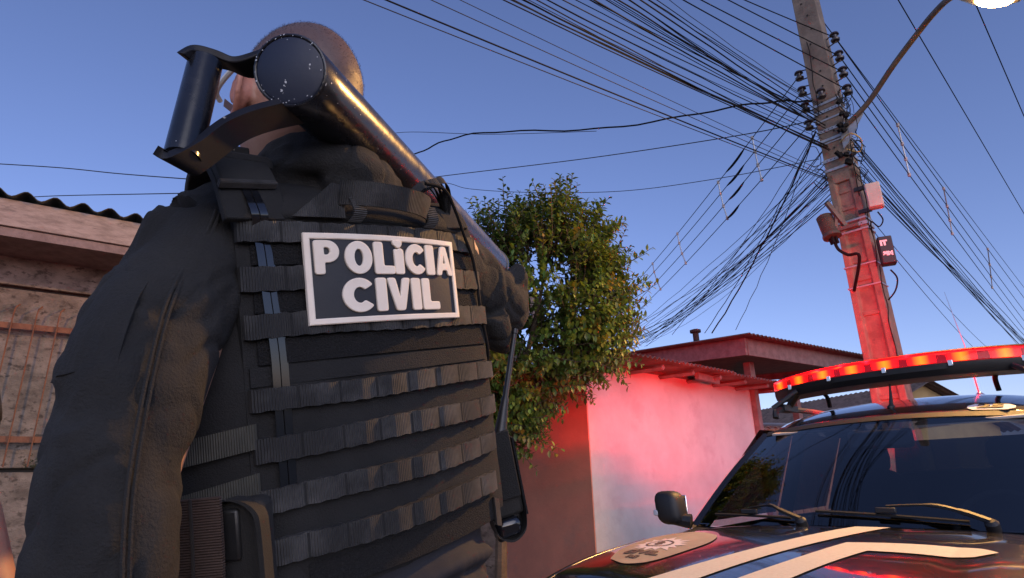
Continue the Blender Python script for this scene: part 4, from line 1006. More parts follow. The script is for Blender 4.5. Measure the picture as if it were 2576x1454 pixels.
off_ = empty('police_officer', ob, 'person in dark police jacket seen from behind carrying a steel ram on the shoulder', 'person')

def ring(c, X, Y, a, b, n=28, e=2.0):
    out = []
    for i in range(n):
        t = 2*math.pi*i/n; cs, sn = math.cos(t), math.sin(t)
        out.append(c + X*(a*math.copysign(abs(cs)**(2/e), cs)) + Y*(b*math.copysign(abs(sn)**(2/e), sn)))
    return out
def torso_rings(tab, e=2.4):
    return [ring(V(cx, cy, z), vX, vY, a, b, 36, e) for z, a, b, cx, cy in tab]

# head frame
hyaw = R(57); hF = Vector((-math.sin(hyaw), math.cos(hyaw), 0)); hU = Vector((-.06, .02, 1)).normalized(); hU = (hU - hF*.14).normalized(); hF = (hF - hU*hF.dot(hU)).normalized(); hR = hF.cross(hU).normalized()
HC = V(-.050, .140, .360)
def Hp(x, y, z): return HC + hR*x + hF*y + hU*z
def headfn(d):
    x, y, z = d.x*.087, d.y*.110, d.z*.134
    if d.z < 0:
        t = -d.z; x *= 1-.20*t*t
        if d.y < 0: y *= 1-.50*t*t
        else: y *= 1+.02*t
    if d.y > 0: x *= 1-.06*d.y
    if d.z > .2 and d.y < 0: y *= 1.04
    return Vector((x, y, z))
def hand(mb, wr, dirv, palmn, grip=.5, s=1.0, right=True):
    """palm and five fingers growing from the wrist; grip 0 open .. 1 fist"""
    d = Vector(dirv).normalized(); n = Vector(palmn); n = (n - d*n.dot(d)).normalized(); w = d.cross(n) * (1 if right else -1)
    def ringp(c, a, b): return [c + w*(a*math.cos(t*math.pi/6)) + n*(b*math.sin(t*math.pi/6)) for t in range(12)]
    mb.loft([ringp(wr - d*.02*s, .028*s, .022*s), ringp(wr + d*.02*s, .034*s, .02*s), ringp(wr + d*.06*s, .042*s, .018*s), ringp(wr + d*.095*s, .042*s, .015*s)])
    for k, (o_, ln) in enumerate(((-.031, .070), (-.010, .080), (.011, .076), (.031, .060))):
        p = wr + d*.085*s + w*o_*s; dd = d.copy(); pts = [p]; 
        for q, f in enumerate((.45, .32, .23)):
            ang = grip*(.5, 1.25, .9)[q]
            dd = (Matrix.Rotation(ang, 3, d.cross(n).normalized()) @ dd).normalized(); p = p + dd*ln*f*s; pts.append(p)
        mb.tube(pts, [.0095*s, .0092*s, .0085*s, .0072*s], 8)
    p = wr + d*.03*s - w*.03*s; q1 = p + (d*.6 - w*.75 + n*.3).normalized()*.04*s; q2 = q1 + (d*.9 - w*.1 + n*.5*grip).normalized()*.035*s; q3 = q2 + (d*.9 + w*.3*grip + n*.5*grip).normalized()*.026*s
    mb.tube([p, q1, q2, q3], [.014*s, .0115*s, .0105*s, .008*s], 8)

# joints
shL, elL, wrL = V(-.205, .125, .125), V(-.345, .03, -.17), V(-.30, .20, -.36)
shR, elR = V(.205, .125, .135), V(.415, .20, .045)
RN = at(731, 178, .63); RF = at(1238, 668, 1.56); rax = (RF-RN).normalized()
ghand = RN.lerp(RF, .80)                       # where the right hand holds the ram
wrR = ghand + Vector((0, 0, -.075)) + fy*.05
hipL, hipR = hip - fx*.09 - Zv*.02, hip + fx*.09 - Zv*.02
ftL, ftR = Vector((hip.x, hip.y, GZ+.09)) - fx*.17 + fy*.10, Vector((hip.x, hip.y, GZ+.09)) + fx*.17 - fy*.02
knL, knR = hipL.lerp(ftL, .5) + fy*.03, hipR.lerp(ftR, .5) + fy*.03
bm_ = MB(ob)
bm_.ell(HC, [hR, hF, hU], 40, 28, headfn)
bm_.tube([Hp(0, -.012, -.05), V(-.025, .115, .26), V(-.01, .115, .20), V(0, .12, .14)], [.060, .060, .066, .085], 20)
bm_.tube([Hp(0, .092, .022), Hp(0, .104, .0), Hp(0, .118, -.026), Hp(0, .098, -.034)], [.008, .011, .014, .010], 8)       # nose
bm_.ell(Hp(0, .088, -.062), [hR*.026, hF*.012, hU*.007], 10, 6); bm_.ell(Hp(0, .087, -.070), [hR*.022, hF*.012, hU*.007], 10, 6)
bm_.ell(Hp(0, .084, -.100), [hR*.026, hF*.02, hU*.018], 10, 6)
for sx in (-1, 1):
    bm_.ell(Hp(sx*.034, .084, .030), [hR*.026, hF*.012, hU*.008], 10, 6)
    bm_.ell(Hp(sx*.033, .074, .008), [hR*.015, hF*.014, hU*.012], 10, 6)
    eo = Vector((sx*.086, .004, -.034))      # ear: helix, antihelix, lobe
    def ep(u_, v_, w_=0): return Hp(eo.x + sx*(.010+.020*max(0, -u_/.02)*.6 + w_), eo.y + u_, eo.z + v_)
    bm_.tube(spline([ep(.012, -.006), ep(.014, .018), ep(.004, .034), ep(-.012, .036), ep(-.022, .022), ep(-.022, .0), ep(-.014, -.02), ep(-.004, -.032), ep(.006, -.030)], 4), .0055, 8)
    bm_.ell(ep(-.004, .002, -.006), [hR*.007, hF*.018, hU*.030], 12, 8)
    bm_.tube(spline([ep(-.006, .022, .001), ep(-.012, .006, .002), ep(-.006, -.014, .001)], 4), .0045, 7)
    bm_.ell(ep(.002, -.030), [hR*.006, hF*.010, hU*.010], 10, 6)
bm_.loft(torso_rings([(-.50, .165, .10, 0, .13), (-.30, .16, .095, 0, .13), (-.1, .175, .10, 0, .13), (.06, .18, .10, 0, .125), (.15, .14, .075, 0, .12), (.20, .07, .06, 0, .12)]))
bm_.tube([shL, elL, wrL], [.058, .046, .03], 14); bm_.tube([shR, elR, wrR], [.058, .046, .03], 14)
bm_.tube([V(-.1, .12, .14), shL], [.06, .062], 12); bm_.tube([V(.1, .12, .14), shR], [.06, .062], 12)
hand(bm_, wrL, (wrL-elL).normalized()*.5 + Vector((0, 0, -.8)), -fx*-1, .35, 1.0, False)
hand(bm_, wrR, Vector((0, 0, 1)), -fy, .75, 1.0, True)
for h_, k_, f_ in ((hipL, knL, ftL), (hipR, knR, ftR)):
    bm_.tube([h_ + Zv*.06, h_ - Zv*.1, k_, k_.lerp(f_, .35), f_], [.09, .088, .058, .056, .04], 16); bm_.ell(f_ + fy*.06 - Zv*.05, [fx*.045, fy*.12, Zv*.04], 14, 8)
me = fuse(bm_, .0046, 3, .5)
ca = me.color_attributes.new('tint', 'FLOAT_COLOR', 'POINT')
fl = []; hm = []
for i, v in enumerate(me.vertices):
    p = v.co + ob - HC if False else v.co - (HC - ob)
    x, y, z = p.dot(hR), p.dot(hF), p.dot(hU)
    nz_ = noise.noise(v.co*60)*.008
    # cropped hair: skull above the ears and down the nape, hairline in front
    hairm = 0
    if p.length < .16:
        edge = -.045 + .9*max(0, y+.01) + (.05 if abs(x) > .075 and -.03 < y < .035 else 0)
        hairm = max(0, min(1, (z - edge + nz_)/.03))
        if y > .07: hairm *= max(0, min(1, (z-.075)/.02))
    red = 1.0
    ear = abs(x) > .0875 and abs(y) < .05 and -.085 < z < .03
    if ear: hairm = 0
    k = 1-hairm
    t = (k*1.0 + hairm*.31, k*1.0 + hairm*.36, k*1.0 + hairm*.44)
    if ear: t = (1.02, .80, .78)
    fl += [*t, 1]; hm.append(t[0])
ca.data.foreach_set('color', fl)
body = link('body', me, MT['skin'], off_)
# stubble hair
hb = MB(ob); rh = random.Random(4); cnt = 0
mv = me.vertices
for v in mv:
    if hm[v.index] < .62 and rh.random() < .9:
        for _ in range(3):
            n = v.normal; d = (n*.55 + hU*-.35 - hF*.35 + Vector((rh.uniform(-.4, .4), rh.uniform(-.4, .4), rh.uniform(-.4, .4)))).normalized()
            o_ = v.co + ob + Vector((rh.uniform(-1, 1), rh.uniform(-1, 1), rh.uniform(-1, 1)))*.0022; sd = d.cross(n).normalized()*.00035
            hb.add([o_-sd, o_+sd, o_+d*rh.uniform(.0011, .0021)], [(0, 1, 2)])
hb.build('hair', MT['hair'], off_, smooth=False)['kind'] = 'stuff'
# ---- jacket
jb = MB(ob)
jb.loft(torso_rings([(-.40, .190, .118, 0, .135), (-.28, .195, .120, 0, .137), (-.1, .205, .122, 0, .137), (.04, .214, .122, 0, .132), (.12, .205, .110, 0, .125), (.165, .165, .09, -.005, .12), (.21, .10, .075, -.015, .115), (.238, .075, .07, -.02, .112)]))
jb.tube([V(-.08, .115, .165), V(-.16, .12, .155), shL + vZ*.0], [.07, .068, .078], 18); jb.tube([V(.08, .115, .150), V(.15, .125, .13), V(.205, .13, .115)], [.066, .062, .064], 18)
SLV = [V(-.212, .122, .125), V(-.258, .095, .05), V(-.318, .045, -.045), V(-.362, .01, -.17), V(-.376, -.005, -.30), V(-.37, -.01, -.44)]
jb.tube(spline(SLV, 5), [.074]*6+[.070]*6+[.066]*7+[.064]*7, 24)
jb.tube(spline([V(-.37, 0, -.42), V(-.34, .10, -.45), wrL], 4), [.062, .062, .062, .064, .062, .06, .058, .056, .05], 18)
jb.tube(spline([V(.205, .13, .115), V(.30, .165, .085), elR, V(.432, .235, .03)], 5), [.066]*5+[.068]*6+[.070]*5, 22)
jb.tube(spline([elR, V(.45, .26, .05), V(.47, .31, .09), wrR], 4), [.068, .066, .062, .06, .058, .055, .05, .047, .045, .042, .04, .038, .036], 18)
# hanging sleeve folds and pocket flap on the near sleeve
for pts, r_ in (([V(.33, .13, .01), V(.355, .15, -.035), V(.39, .19, -.025)], .030), ([V(.42, .14, .10), V(.455, .19, .06), V(.43, .24, .0)], .026)):
    jb.tube(spline(pts, 4), r_, 10)
def on_sleeve(c, r_, ang, e=0):     # point on the near sleeve: c along-arm V point, ang around
    pass
def sl(a, t, r_=.066):   # point on the near sleeve: a = angle (0 outwards, -90 to the back), t = 0 shoulder .. 1 below the elbow
    P = spline(SLV, 8); i = min(len(P)-1, t*(len(P)-1)); k = int(i); p = P[k].lerp(P[min(k+1, len(P)-1)], i-k)
    ax = (P[min(k+1, len(P)-1)]-P[max(0, k-1)]).normalized(); u_ = (-vX - ax*(-vX).dot(ax)).normalized(); w_ = ax.cross(u_)
    return p + (u_*math.cos(R(a)) + w_*math.sin(R(a)))*r_
folds = [([(10, .10), (-5, .25), (-25, .38)], .012, .062), ([(-30, .02), (-20, .2), (-5, .36), (-15, .46)], .013, .064), ([(-120, .05), (-125, .18), (-140, .32)], .010, .062), ([(-95, .0), (-100, .12), (-112, .3)], .009, .064),
         ([(-20, .50), (-45, .46), (-75, .42)], .009, .060), ([(0, .44), (-30, .52), (-60, .50)], .010, .060), ([(-60, .70), (-90, .74), (-130, .70)], .008, .058), ([(-10, .78), (-50, .72), (-85, .76)], .008, .058), ([(-60, .1), (-55, .25), (-65, .38)], .008, .063), ([(-110, .48), (-130, .54), (-160, .52)], .009, .059)]
for f, r_, sr in folds:
    jb.tube(spline([sl(a_, t_, sr) for a_, t_ in f], 5), [.003] + [r_]*(5*(len(f)-1)-1) + [.003], 8)
# high collar bunched at the neck
def colr(a, z, g): return V(-.028 + math.cos(a)*(.085+g), .115 + math.sin(a)*(.078+g*.8), z)
for z, g, r_ in ((.215, .012, .022), (.235, .004, .020), (.252, -.004, .016)):
    jb.tube([colr(i*math.pi/12, z + .012*math.sin(i*math.pi/12*1.0+3.4) - .012*math.cos(i*math.pi/12), g) for i in range(25)], r_, 10)
jb.tube(spline([V(-.06, .05, .236), V(.0, .045, .222), V(.06, .06, .205), V(.11, .09, .185)], 5), [.014]+[.024]*14+[.016], 12)
jb.tube(spline([V(-.08, .04, .205), V(.0, .03, .20), V(.07, .045, .18), V(.12, .07, .165)], 5), [.012]+[.018]*14+[.012], 12)
me = fuse(jb, .0044, 4, .5)
me.update()
nrm_ = [v.normal.copy() for v in me.vertices]
for v in me.vertices:
    w = v.co + ob - VO; l = VM.transposed() @ w
    d = noise.noise(Vector((l.x*9+l.z*5, l.y*9, l.z*7)))*.010 + noise.noise(Vector((l.x*24+3, l.y*24, (l.z+l.x)*13)))*.0042 + noise.noise(l*60)*.0006
    cr = noise.noise(Vector((l.x*7+l.z*4.5+9, l.y*6, l.z*5-l.x*3))); d -= .007*max(0, 1-abs(cr)*8)*(.4+.6*abs(noise.noise(l*5)))
    cr = noise.noise(Vector((l.x*13-l.z*5, l.y*11+4, l.z*9+l.x*4))); d -= .004*max(0, 1-abs(cr)*7)
    if l.x < -.2: d += .0045*math.sin((l.z*1.0+l.x*.55)*70 + 3*noise.noise(l*8))*max(0, noise.noise(l*6+Vector((5, 1, 2)))+.25)
    v.co += nrm_[v.index]*d
link('jacket', me, MT['jacket'], off_)
def slp_(a, t, e): return sl(a, t, .0705+e)
m = MB(ob); n1, n2 = 12, 10; A0_, A1_, T0, T1 = -66, -4, .20, .44; fr_, bk = [], []
for j in range(n2+1):
    for i in range(n1+1):
        a_ = A0_+(A1_-A0_)*i/n1; t_0 = T0+(T1-T0)*j/n2; e = .002+.003*noise.noise(Vector((i*.5, j*.5, 1)))+.004*math.sin(math.pi*i/n1)*math.sin(math.pi*j/n2); fr_.append(slp_(a_, t_0, e)); bk.append(slp_(a_, t_0, -.006))
N_ = len(fr_); w_ = n1+1; fs = []
for j in range(n2):
    for i in range(n1): a = j*w_+i; fs += [(a, a+1, a+w_+1, a+w_)]
for i in range(n1): fs += [(i, i+N_, i+1+N_, i+1), (n2*w_+i, n2*w_+i+1, n2*w_+i+1+N_, n2*w_+i+N_)]
for j in range(n2): fs += [(j*w_, (j+1)*w_, (j+1)*w_+N_, j*w_+N_), (j*w_+n1, j*w_+n1+N_, (j+1)*w_+n1+N_, (j+1)*w_+n1)]
m.add(fr_+bk, fs); m.build('sleeve_pocket', MT['jacket'], off_)
# seams: shoulder join and the long sleeve seam
for pts in ([sl(-82-14*t_, t_, .0735-.004*t_) for t_ in [i/12 for i in range(13)]], [sl(-82-14*t_, t_, .0725-.004*t_)+vX*.006 for t_ in [i/12 for i in range(13)]]):
    m = MB(ob); m.tube(spline(pts, 4), .0022, 6); m.build('seam', MT['jacket'], off_)
# trousers and boots
tr_ = MB(ob)
tr_.loft(torso_rings([(-.58, .15, .10, .015, .13), (-.47, .185, .12, .005, .13), (-.40, .178, .112, 0, .132), (-.36, .17, .108, 0, .132)]))
for h_, k_, f_ in ((hipL, knL, ftL), (hipR, knR, ftR)):
    tr_.tube([h_ + Zv*.04, h_ - Zv*.12, k_, k_.lerp(f_, .4), f_ + Zv*.06], [.108, .108, .082, .078, .07], 18)
me = fuse(tr_, .012, 4); link('trousers', me, MT['jacket'], off_)
for k_, f_ in ((knL, ftL), (knR, ftR)):
    m = MB(ob); m.tube([f_ + Zv*.16, f_ + Zv*.02, f_ - Zv*.04], [.062, .06, .058], 14); m.ell(f_ + fy*.065 - Zv*.045, [fx*.054, fy*.145, Zv*.046], 18, 10); bo = m.build('boot', MT['black_plastic'], off_)
    m = MB(ob); m.box(f_ + fy*.065 - Zv*.078, (.1, .27, .024), Matrix((fx, fy, Zv)).transposed()); m.build('sole', MT['rubber'], bo, bev=.008)
# t-shirt tail under the vest
ts = MB(ob); ts.loft(torso_rings([(-.455, .206, .128, .0, .137), (-.41, .20, .126, 0, .137), (-.36, .198, .124, 0, .137), (-.31, .2, .124, 0, .137)]))
for pts in (((-.1, .012, -.40), (.02, .004, -.395), (.15, .03, -.41)), ((-.05, .01, -.37), (.06, .006, -.36), (.17, .04, -.375)), ((-.15, .03, -.43), (0, .006, -.435), (.16, .035, -.445))):
    ts.tube(spline([V(*p) for p in pts], 5), [.004]+[.012]*9+[.004], 8)
me = fuse(ts, .008, 3); link('shirt_tail', me, MT['shirt'], off_)

# ---------------------------------------------------------------- tactical vest
vs_ = empty('tactical_vest', VO, 'black load-bearing vest with webbing rows worn on the officer\'s back', 'vest')
vb = MB(VO); vb.loft(torso_rings([(-.335, .232, .130, -.010, .143), (-.32, .250, .134, -.016, .143), (-.2, .258, .135, -.018, .143), (-.05, .258, .135, -.018, .143), (.06, .230, .132, -.004, .14), (.12, .212, .118, 0, .134), (.135, .20, .110, 0, .13)], 2.2))
vb.build('carrier', MT['vest'], vs_)
def panel(x0, x1, z0, z1, off, th, name, mt, n=14, k=6, parent=vs_, taper=0, noise_=0):
    m = MB(VO); f = []; b_ = []; uv = []
    for j in range(k+1):
        z = z0+(z1-z0)*j/k
        for i in range(n+1):
            x = x0+(x1-x0)*i/n; xx = x*(1-taper*j/k); e = noise_*noise.noise(Vector((x*20, z*20, 3)))
            f.append(S(xx, z, off+th+e)); uv.append((x, z))
    for j in range(k+1):
        z = z0+(z1-z0)*j/k
        for i in range(n+1):
            x = (x0+(x1-x0)*i/n)*(1-taper*j/k); b_.append(S(x, z, off)); uv.append((x, z))
    N_ = (n+1)*(k+1); fs = []
    for j in range(k):
        for i in range(n):
            a = j*(n+1)+i; fs += [(a, a+1, a+n+2, a+n+1), (a+N_, a+n+1+N_, a+n+2+N_, a+1+N_)]
    for i in range(n):
        fs += [(i, i+N_, i+1+N_, i+1), (k*(n+1)+i, k*(n+1)+i+1, k*(n+1)+i+1+N_, k*(n+1)+i+N_)]
    for j in range(k):
        a = j*(n+1); c = a+n; fs += [(a, a+n+1, a+n+1+N_, a+N_), (c, c+N_, c+n+1+N_, c+n+1)]
    m.add(f+b_, fs, uv); return m.build(name, mt, parent)
panel(-.205, .212, -.318, .142, -.03, .024, 'back_panel', MT['vest'], 28, 20, noise_=.003)
# upper yoke of the back panel, narrowing to the neck
m = MB(VO); yo = []
for j in range(7):
    t = j/6; z = .142+.062*t; w0, w1 = -.205+.06*t, .195-.10*t; row = []
    for i in range(17):
        x = w0+(w1-w0)*i/16; row.append(V(x, VK*x*x+.004+.05*t*t, z))
    yo.append(row)
m.loft(yo, cap=False, closed=False); o = m.build('yoke', MT['vest'], vs_); q = o.modifiers.new('s', 'SOLIDIFY'); q.thickness = .012
# webbing rows: pinned at the bar tacks, pillowed between
ROWS = [(.136, .109), (.079, .048), (.018, -.012), (-.074, -.101), (-.131, -.160), (-.192, -.220), (-.252, -.282)]
rwv = random.Random(8)
for ri, (zt, zb) in enumerate(ROWS):
    cells = 8; per = 7; x0, x1 = -.206+.001*ri, (.192, .202, .212, .214, .211, .198, .186)[ri]
    sh_ = rwv.uniform(-.006, .006); n = cells*per; fr_, bk, uv = [], [], []
    ks = 3
    for j in range(ks+1):
        z = zb+(zt-zb)*j/ks
        for i in range(n+1):
            x = x0+(x1-x0)*i/n; c_ = i/per; fcell = c_-int(c_) if i < n else 0
            bulge = .0040*math.sin(math.pi*fcell)**.7 if 0 < fcell < 1 else 0
            zz = z + .0012*math.sin(x*21+ri*2) + .0008*math.sin(i*2.1+ri)
            fr_.append(S(x, zz, .0006+bulge+.0022)); bk.append(S(x, zz, -.004)); uv.append((x, z))
    uv += uv; N_ = len(fr_); fs = []; w_ = n+1
    for j in range(ks):
        for i in range(n):
            a = j*w_+i; fs += [(a, a+1, a+w_+1, a+w_), (a+N_, a+w_+N_, a+w_+1+N_, a+1+N_)]
    for i in range(n): fs += [(i, i+N_, i+1+N_, i+1), (ks*w_+i, ks*w_+i+1, ks*w_+i+1+N_, ks*w_+i+N_)]
    for j in range(ks): fs += [(j*w_, (j+1)*w_, (j+1)*w_+N_, j*w_+N_), (j*w_+n, j*w_+n+N_, (j+1)*w_+n+N_, (j+1)*w_+n)]
    m = MB(VO); m.add(fr_+bk, fs, uv); ws_ = m.build('webbing_strap', MT['webbing'], vs_)
    for c in range(0, cells+1):
        x = x0+(x1-x0)*c/cells + (.004 if c == 0 else -.004 if c == cells else 0)
        m = MB(VO); zc = (zt+zb)/2; Mx = Matrix(((vX-Sn(x)*vX.dot(Sn(x))).normalized(), Sn(x), vZ)).transposed(); m.box(S(x, zc, .0028), (.0030, .0014, (zt-zb)*.96), Mx); m.build('bar_tack', MT['vest'], ws_)
# velcro fields between the upper rows and below the patch
for z0, z1, n_ in ((.081, .107, 'a'), (.020, .046, 'b'), (-.044, -.013, 'c')):
    panel(-.19, .19 if n_ != 'c' else .205, z0, z1, -.006, .0045, 'velcro_field', MT['velcro'], 30, 4, noise_=.0006)
panel(-.2, .205, -.070, -.047, -.006, .0035, 'hem_strip', MT['vest'], 24, 3, noise_=.001)
panel(-.15, .18, -.327, -.290, -.010, .006, 'velcro_field', MT['velcro'], 24, 3, noise_=.001)
# twin glossy ribbons threaded under the webbing, over the left shoulder
for dx in (-.0057, .0057):
    P = [(-.192, .226, .012), (-.190, .205, .016), (-.183, .150, .010), (-.178, .125, .0), (-.175, .094, .0), (-.172, .034, .0), (-.168, -.03, .0), (-.168, -.09, .0), (-.168, -.145, .0), (-.168, -.2, .0)]
    pts = spline([V(x+dx, VK*x*x-o_+ (.055*max(0, (z-.142)/.08)**2), z) for x, z, o_ in P], 5)
    m = MB(VO); m.ribbon(pts, vX*.0050, Sn(-.17), .0012); m.build('plastic_ribbon', MT['gloss_ribbon'], vs_)
# shoulder straps with pads and buckles
def strap(pts, w, th, mt, name, nrm=None, parent=vs_, k=5):
    P = spline([V(*p) for p in pts], k); n = nrm or -vY
    nv = []; wv = []
    for i, p in enumerate(P):
        t = (P[min(i+1, len(P)-1)]-P[max(0, i-1)]).normalized(); ww = vX - t*vX.dot(t)
        ww = ww.normalized(); nn = ww.cross(t); nn = nn if nn.dot(n) > 0 else -nn
        wv.append(ww*w/2); nv.append(nn)
    m = MB(VO); m.ribbon(P, wv, nv, th); return m.build(name, mt, parent, bev=.002)
strap([(-.182, .034, .135), (-.185, .052, .19), (-.182, .10, .232), (-.172, .17, .225), (-.165, .22, .16)], .082, .012, MT['vest'], 'shoulder_strap')
strap([(.150, .034, .128), (.148, .05, .165), (.138, .10, .196), (.132, .17, .19), (.13, .22, .15)], .070, .012, MT['vest'], 'shoulder_strap')
strap([(-.187, .036, .180), (-.190, .048, .205), (-.188, .075, .230)], .072, .012, MT['pouch'], 'shoulder_pad')
strap([(-.189, .030, .178), (-.190, .034, .184)], .076, .010, MT['webbing'], 'pad_binding')
strap([(.152, .030, .145), (.148, .042, .172), (.142, .066, .192)], .050, .012, MT['pouch'], 'shoulder_pad')
m = MB(VO); m.box(V(-.200, .085, .252), (.022, .012, .018), VM); m.box(V(-.172, .085, .247), (.024, .01, .012), VM); m.build('strap_buckle', MT['black_plastic'], vs_, bev=.003)
m = MB(VO); m.box(V(-.185, .058, .222), (.085, .02, .024), VM @ Matrix.Rotation(R(-30), 3, 'X')); m.build('strap_roll', MT['jacket'], vs_, bev=.008)
# bunched strap ends on the right shoulder
for k in range(5):
    m = MB(VO); a0 = (.075+.012*k, .03+.006*k, .205); strapp = spline([V(.06+.008*k, .02, .196+.004*k), V(.085+.01*k, .016, .214+.003*k), V(.115+.008*k, .03, .206), V(.14, .04, .185-.008*k)], 5)
    m.ribbon(strapp, (vZ*.6 + vY*.4).normalized()*.008, -vY, .003); m.build('strap_end', MT['webbing' if k % 2 else 'pouch'], vs_)
# drag handle: folded webbing
H = [(-.135, .150), (-.112, .168), (-.086, .190)]
m = MB(VO); m.prism([(-.145, .142), (-.088, .192), (-.072, .190), (-.078, .142)], V(0, 0, 0)*1, vX, vZ, -vY, .004) if False else None
m = MB(VO)
tri = [(-.142, .143), (-.088, .191), (-.076, .189), (-.072, .143)]
m.add([S(x, z, .006) for x, z in tri] + [S(x, z, .002) for x, z in tri], [(0, 1, 2, 3), (7, 6, 5, 4), (0, 4, 5, 1), (1, 5, 6, 2), (2, 6, 7, 3), (3, 7, 4, 0)], [(x, z) for x, z in tri]*2); m.build('handle_anchor', MT['webbing'], vs_)
hpts = [(-.082, .176, .010), (-.065, .174, .022), (-.03, .172, .028), (.01, .170, .028), (.045, .167, .024), (.066, .164, .014), (.070, .160, .006)]
P = spline([S(x, z, o_) for x, z, o_ in hpts], 5); m = MB(VO); m.ribbon(P, [(vZ*.92 - vY*.39)*.0165]*len(P), [-vY]*len(P), .003); m.build('drag_handle', MT['webbing'], vs_)
for xx, zz in ((-.064, .150), (.066, .150)):
    m = MB(VO); P = spline([S(xx, zz+.018, .016), S(xx+.008, zz, .014), S(xx+.004, zz-.012, .004)], 4); m.ribbon(P, vX*.010, -vY, .003); m.build('handle_fold', MT['webbing'], vs_)
# radio lead down the right edge
P = spline([V(.07, -.006, .208), V(.11, -.004, .203), V(.135, .002, .170), V(.155, .010, .135), V(.178, .020, .10), V(.188, .026, .06), V(.193, .030, .02), V(.203, .036, -.02), V(.216, .046, -.06), V(.228, .07, -.10), V(.245, .10, -.16)], 6)
m = MB(VO); m.tube(P, .0028, 7); m.build('radio_lead', MT['cable'], vs_)
# side straps on the left flank
def sidestrap(z0, z1, h_, mt, name):
    pts = []; 
    for i in range(13):
        t = R(170 + i*4.9); cs, sn = math.cos(t), math.sin(t); e = 2/2.2
        x = -.018 + .263*math.copysign(abs(cs)**e, cs); y = .143 + .140*math.copysign(abs(sn)**e, sn); pts.append(V(x, y, z0+(z1-z0)*i/12))
    m = MB(VO); nv = [((p - V(0, .143, 0)) - vZ*((p-VO).dot(vZ))).normalized() for p in pts]
    m.ribbon(pts, [vZ*h_/2]*13, nv, .004); return m.build(name, mt, vs_)
sidestrap(-.150, -.128, .030, MT['webbing_olive'], 'side_strap'); sidestrap(-.215, -.185, .028, MT['webbing_olive'], 'side_strap')
# ---- name patch
PCX, PCZ, PWd, PHt = -.0076, .0598, .25, .118
patch = panel(PCX-PWd/2, PCX+PWd/2, PCZ-PHt/2, PCZ+PHt/2, .0052, .0035, 'name_patch', MT['pvc_black'], 24, 10, vs_)
OFFP = .0087
def frame_ring(i0, i1, h_):
    m = MB(VO)
    def rr(ins): 
        out = []; x0, x1, z0, z1 = PCX-PWd/2+ins, PCX+PWd/2-ins, PCZ-PHt/2+ins, PCZ+PHt/2-ins; n = 16
        for i in range(n): out.append((x0+(x1-x0)*i/n, z0))
        for i in range(8): out.append((x1, z0+(z1-z0)*i/8))
        for i in range(n): out.append((x1-(x1-x0)*i/n, z1))
        for i in range(8): out.append((x0, z1-(z1-z0)*i/8))
        return out
    a_, b_ = rr(i0), rr(i1); am, bm2 = rr(i0+.0012), rr(i1-.0012)
    rg = [[S(x, z, OFFP-.003) for x, z in a_], [S(x, z, OFFP+h_*.6) for x, z in a_], [S(x, z, OFFP+h_) for x, z in am], [S(x, z, OFFP+h_) for x, z in bm2], [S(x, z, OFFP+h_*.6) for x, z in b_], [S(x, z, OFFP-.003) for x, z in b_]]
    m.loft(rg, cap=False); return m.build('patch_border', MT['pvc_cream'], patch)
frame_ring(-.0015, .0065, .0026)
def arc(cx, cy, rx, ry, a0, a1, n=18): return [(cx+rx*math.cos(R(a0+(a1-a0)*i/n)), cy+ry*math.sin(R(a0+(a1-a0)*i/n))) for i in range(n+1)]
def glyph(c):
    if c == 'I': return [[(0, 0), (.30, 0), (.30, 1), (0, 1)]], .30
    if c == 'i': return [[(0, 0), (.28, 0), (.28, .74), (.19, .79), (.10, .74), (0, .76)], [(-.03, .97), (-.02, .90), (.06, .84), (.10, .80), (.17, .80), (.25, .90), (.26, 1.02), (.0, 1.03)]], .28
    if c == 'L': return [[(0, 0), (.66, 0), (.66, .25), (.29, .25), (.29, 1), (0, 1)]], .66
    if c == 'V': return [[(0, 1), (.33, 1), (.50, .36), (.66, 1), (.98, 1), (.68, 0), (.32, 0)]], .98
    if c == 'O': return [arc(.44, .5, .44, .5, 0, 350, 35), arc(.44, .5, .155, .27, 0, 340, 17)], .88
    if c == 'C': return [arc(.46, .5, .46, .5, 38, 322, 28) + arc(.46, .5, .185, .24, 318, 42, 18)], .84
    if c == 'P': return [[(0, 0), (.29, 0), (.29, .35)] + arc(.40, .675, .36, .325, -90, 90, 14) + [(0, 1)], [(.28, .57), (.28, .80)] + arc(.37, .685, .12, .115, 90, -90, 8)], .76
    if c == 'A': return [[(0, 0), (.28, 0), (.34, .19), (.66, .19), (.72, 0), (1.0, 0), (.66, 1), (.34, 1)], [(.41, .40), (.59, .40), (.50, .74)]], 1.0
def soften(pts, r_):
    out = []
    n = len(pts)
    for i in range(n):
        a, b, c = Vector(pts[i-1]), Vector(pts[i]), Vector(pts[(i+1) % n])
        d0, d1 = (a-b), (c-b); l0, l1 = d0.length, d1.length
        if l0 < 1e-6 or l1 < 1e-6: continue
        if d0.normalized().dot(d1.normalized()) > -.86:
            k0, k1 = min(r_, l0*.4), min(r_, l1*.4); p0, p1 = b + d0/l0*k0, b + d1/l1*k1
            for t in (0, .33, .67, 1): out.append((p0*(1-t)**2 + b*2*t*(1-t) + p1*t*t)[:])
        else: out.append(b[:])
    return out
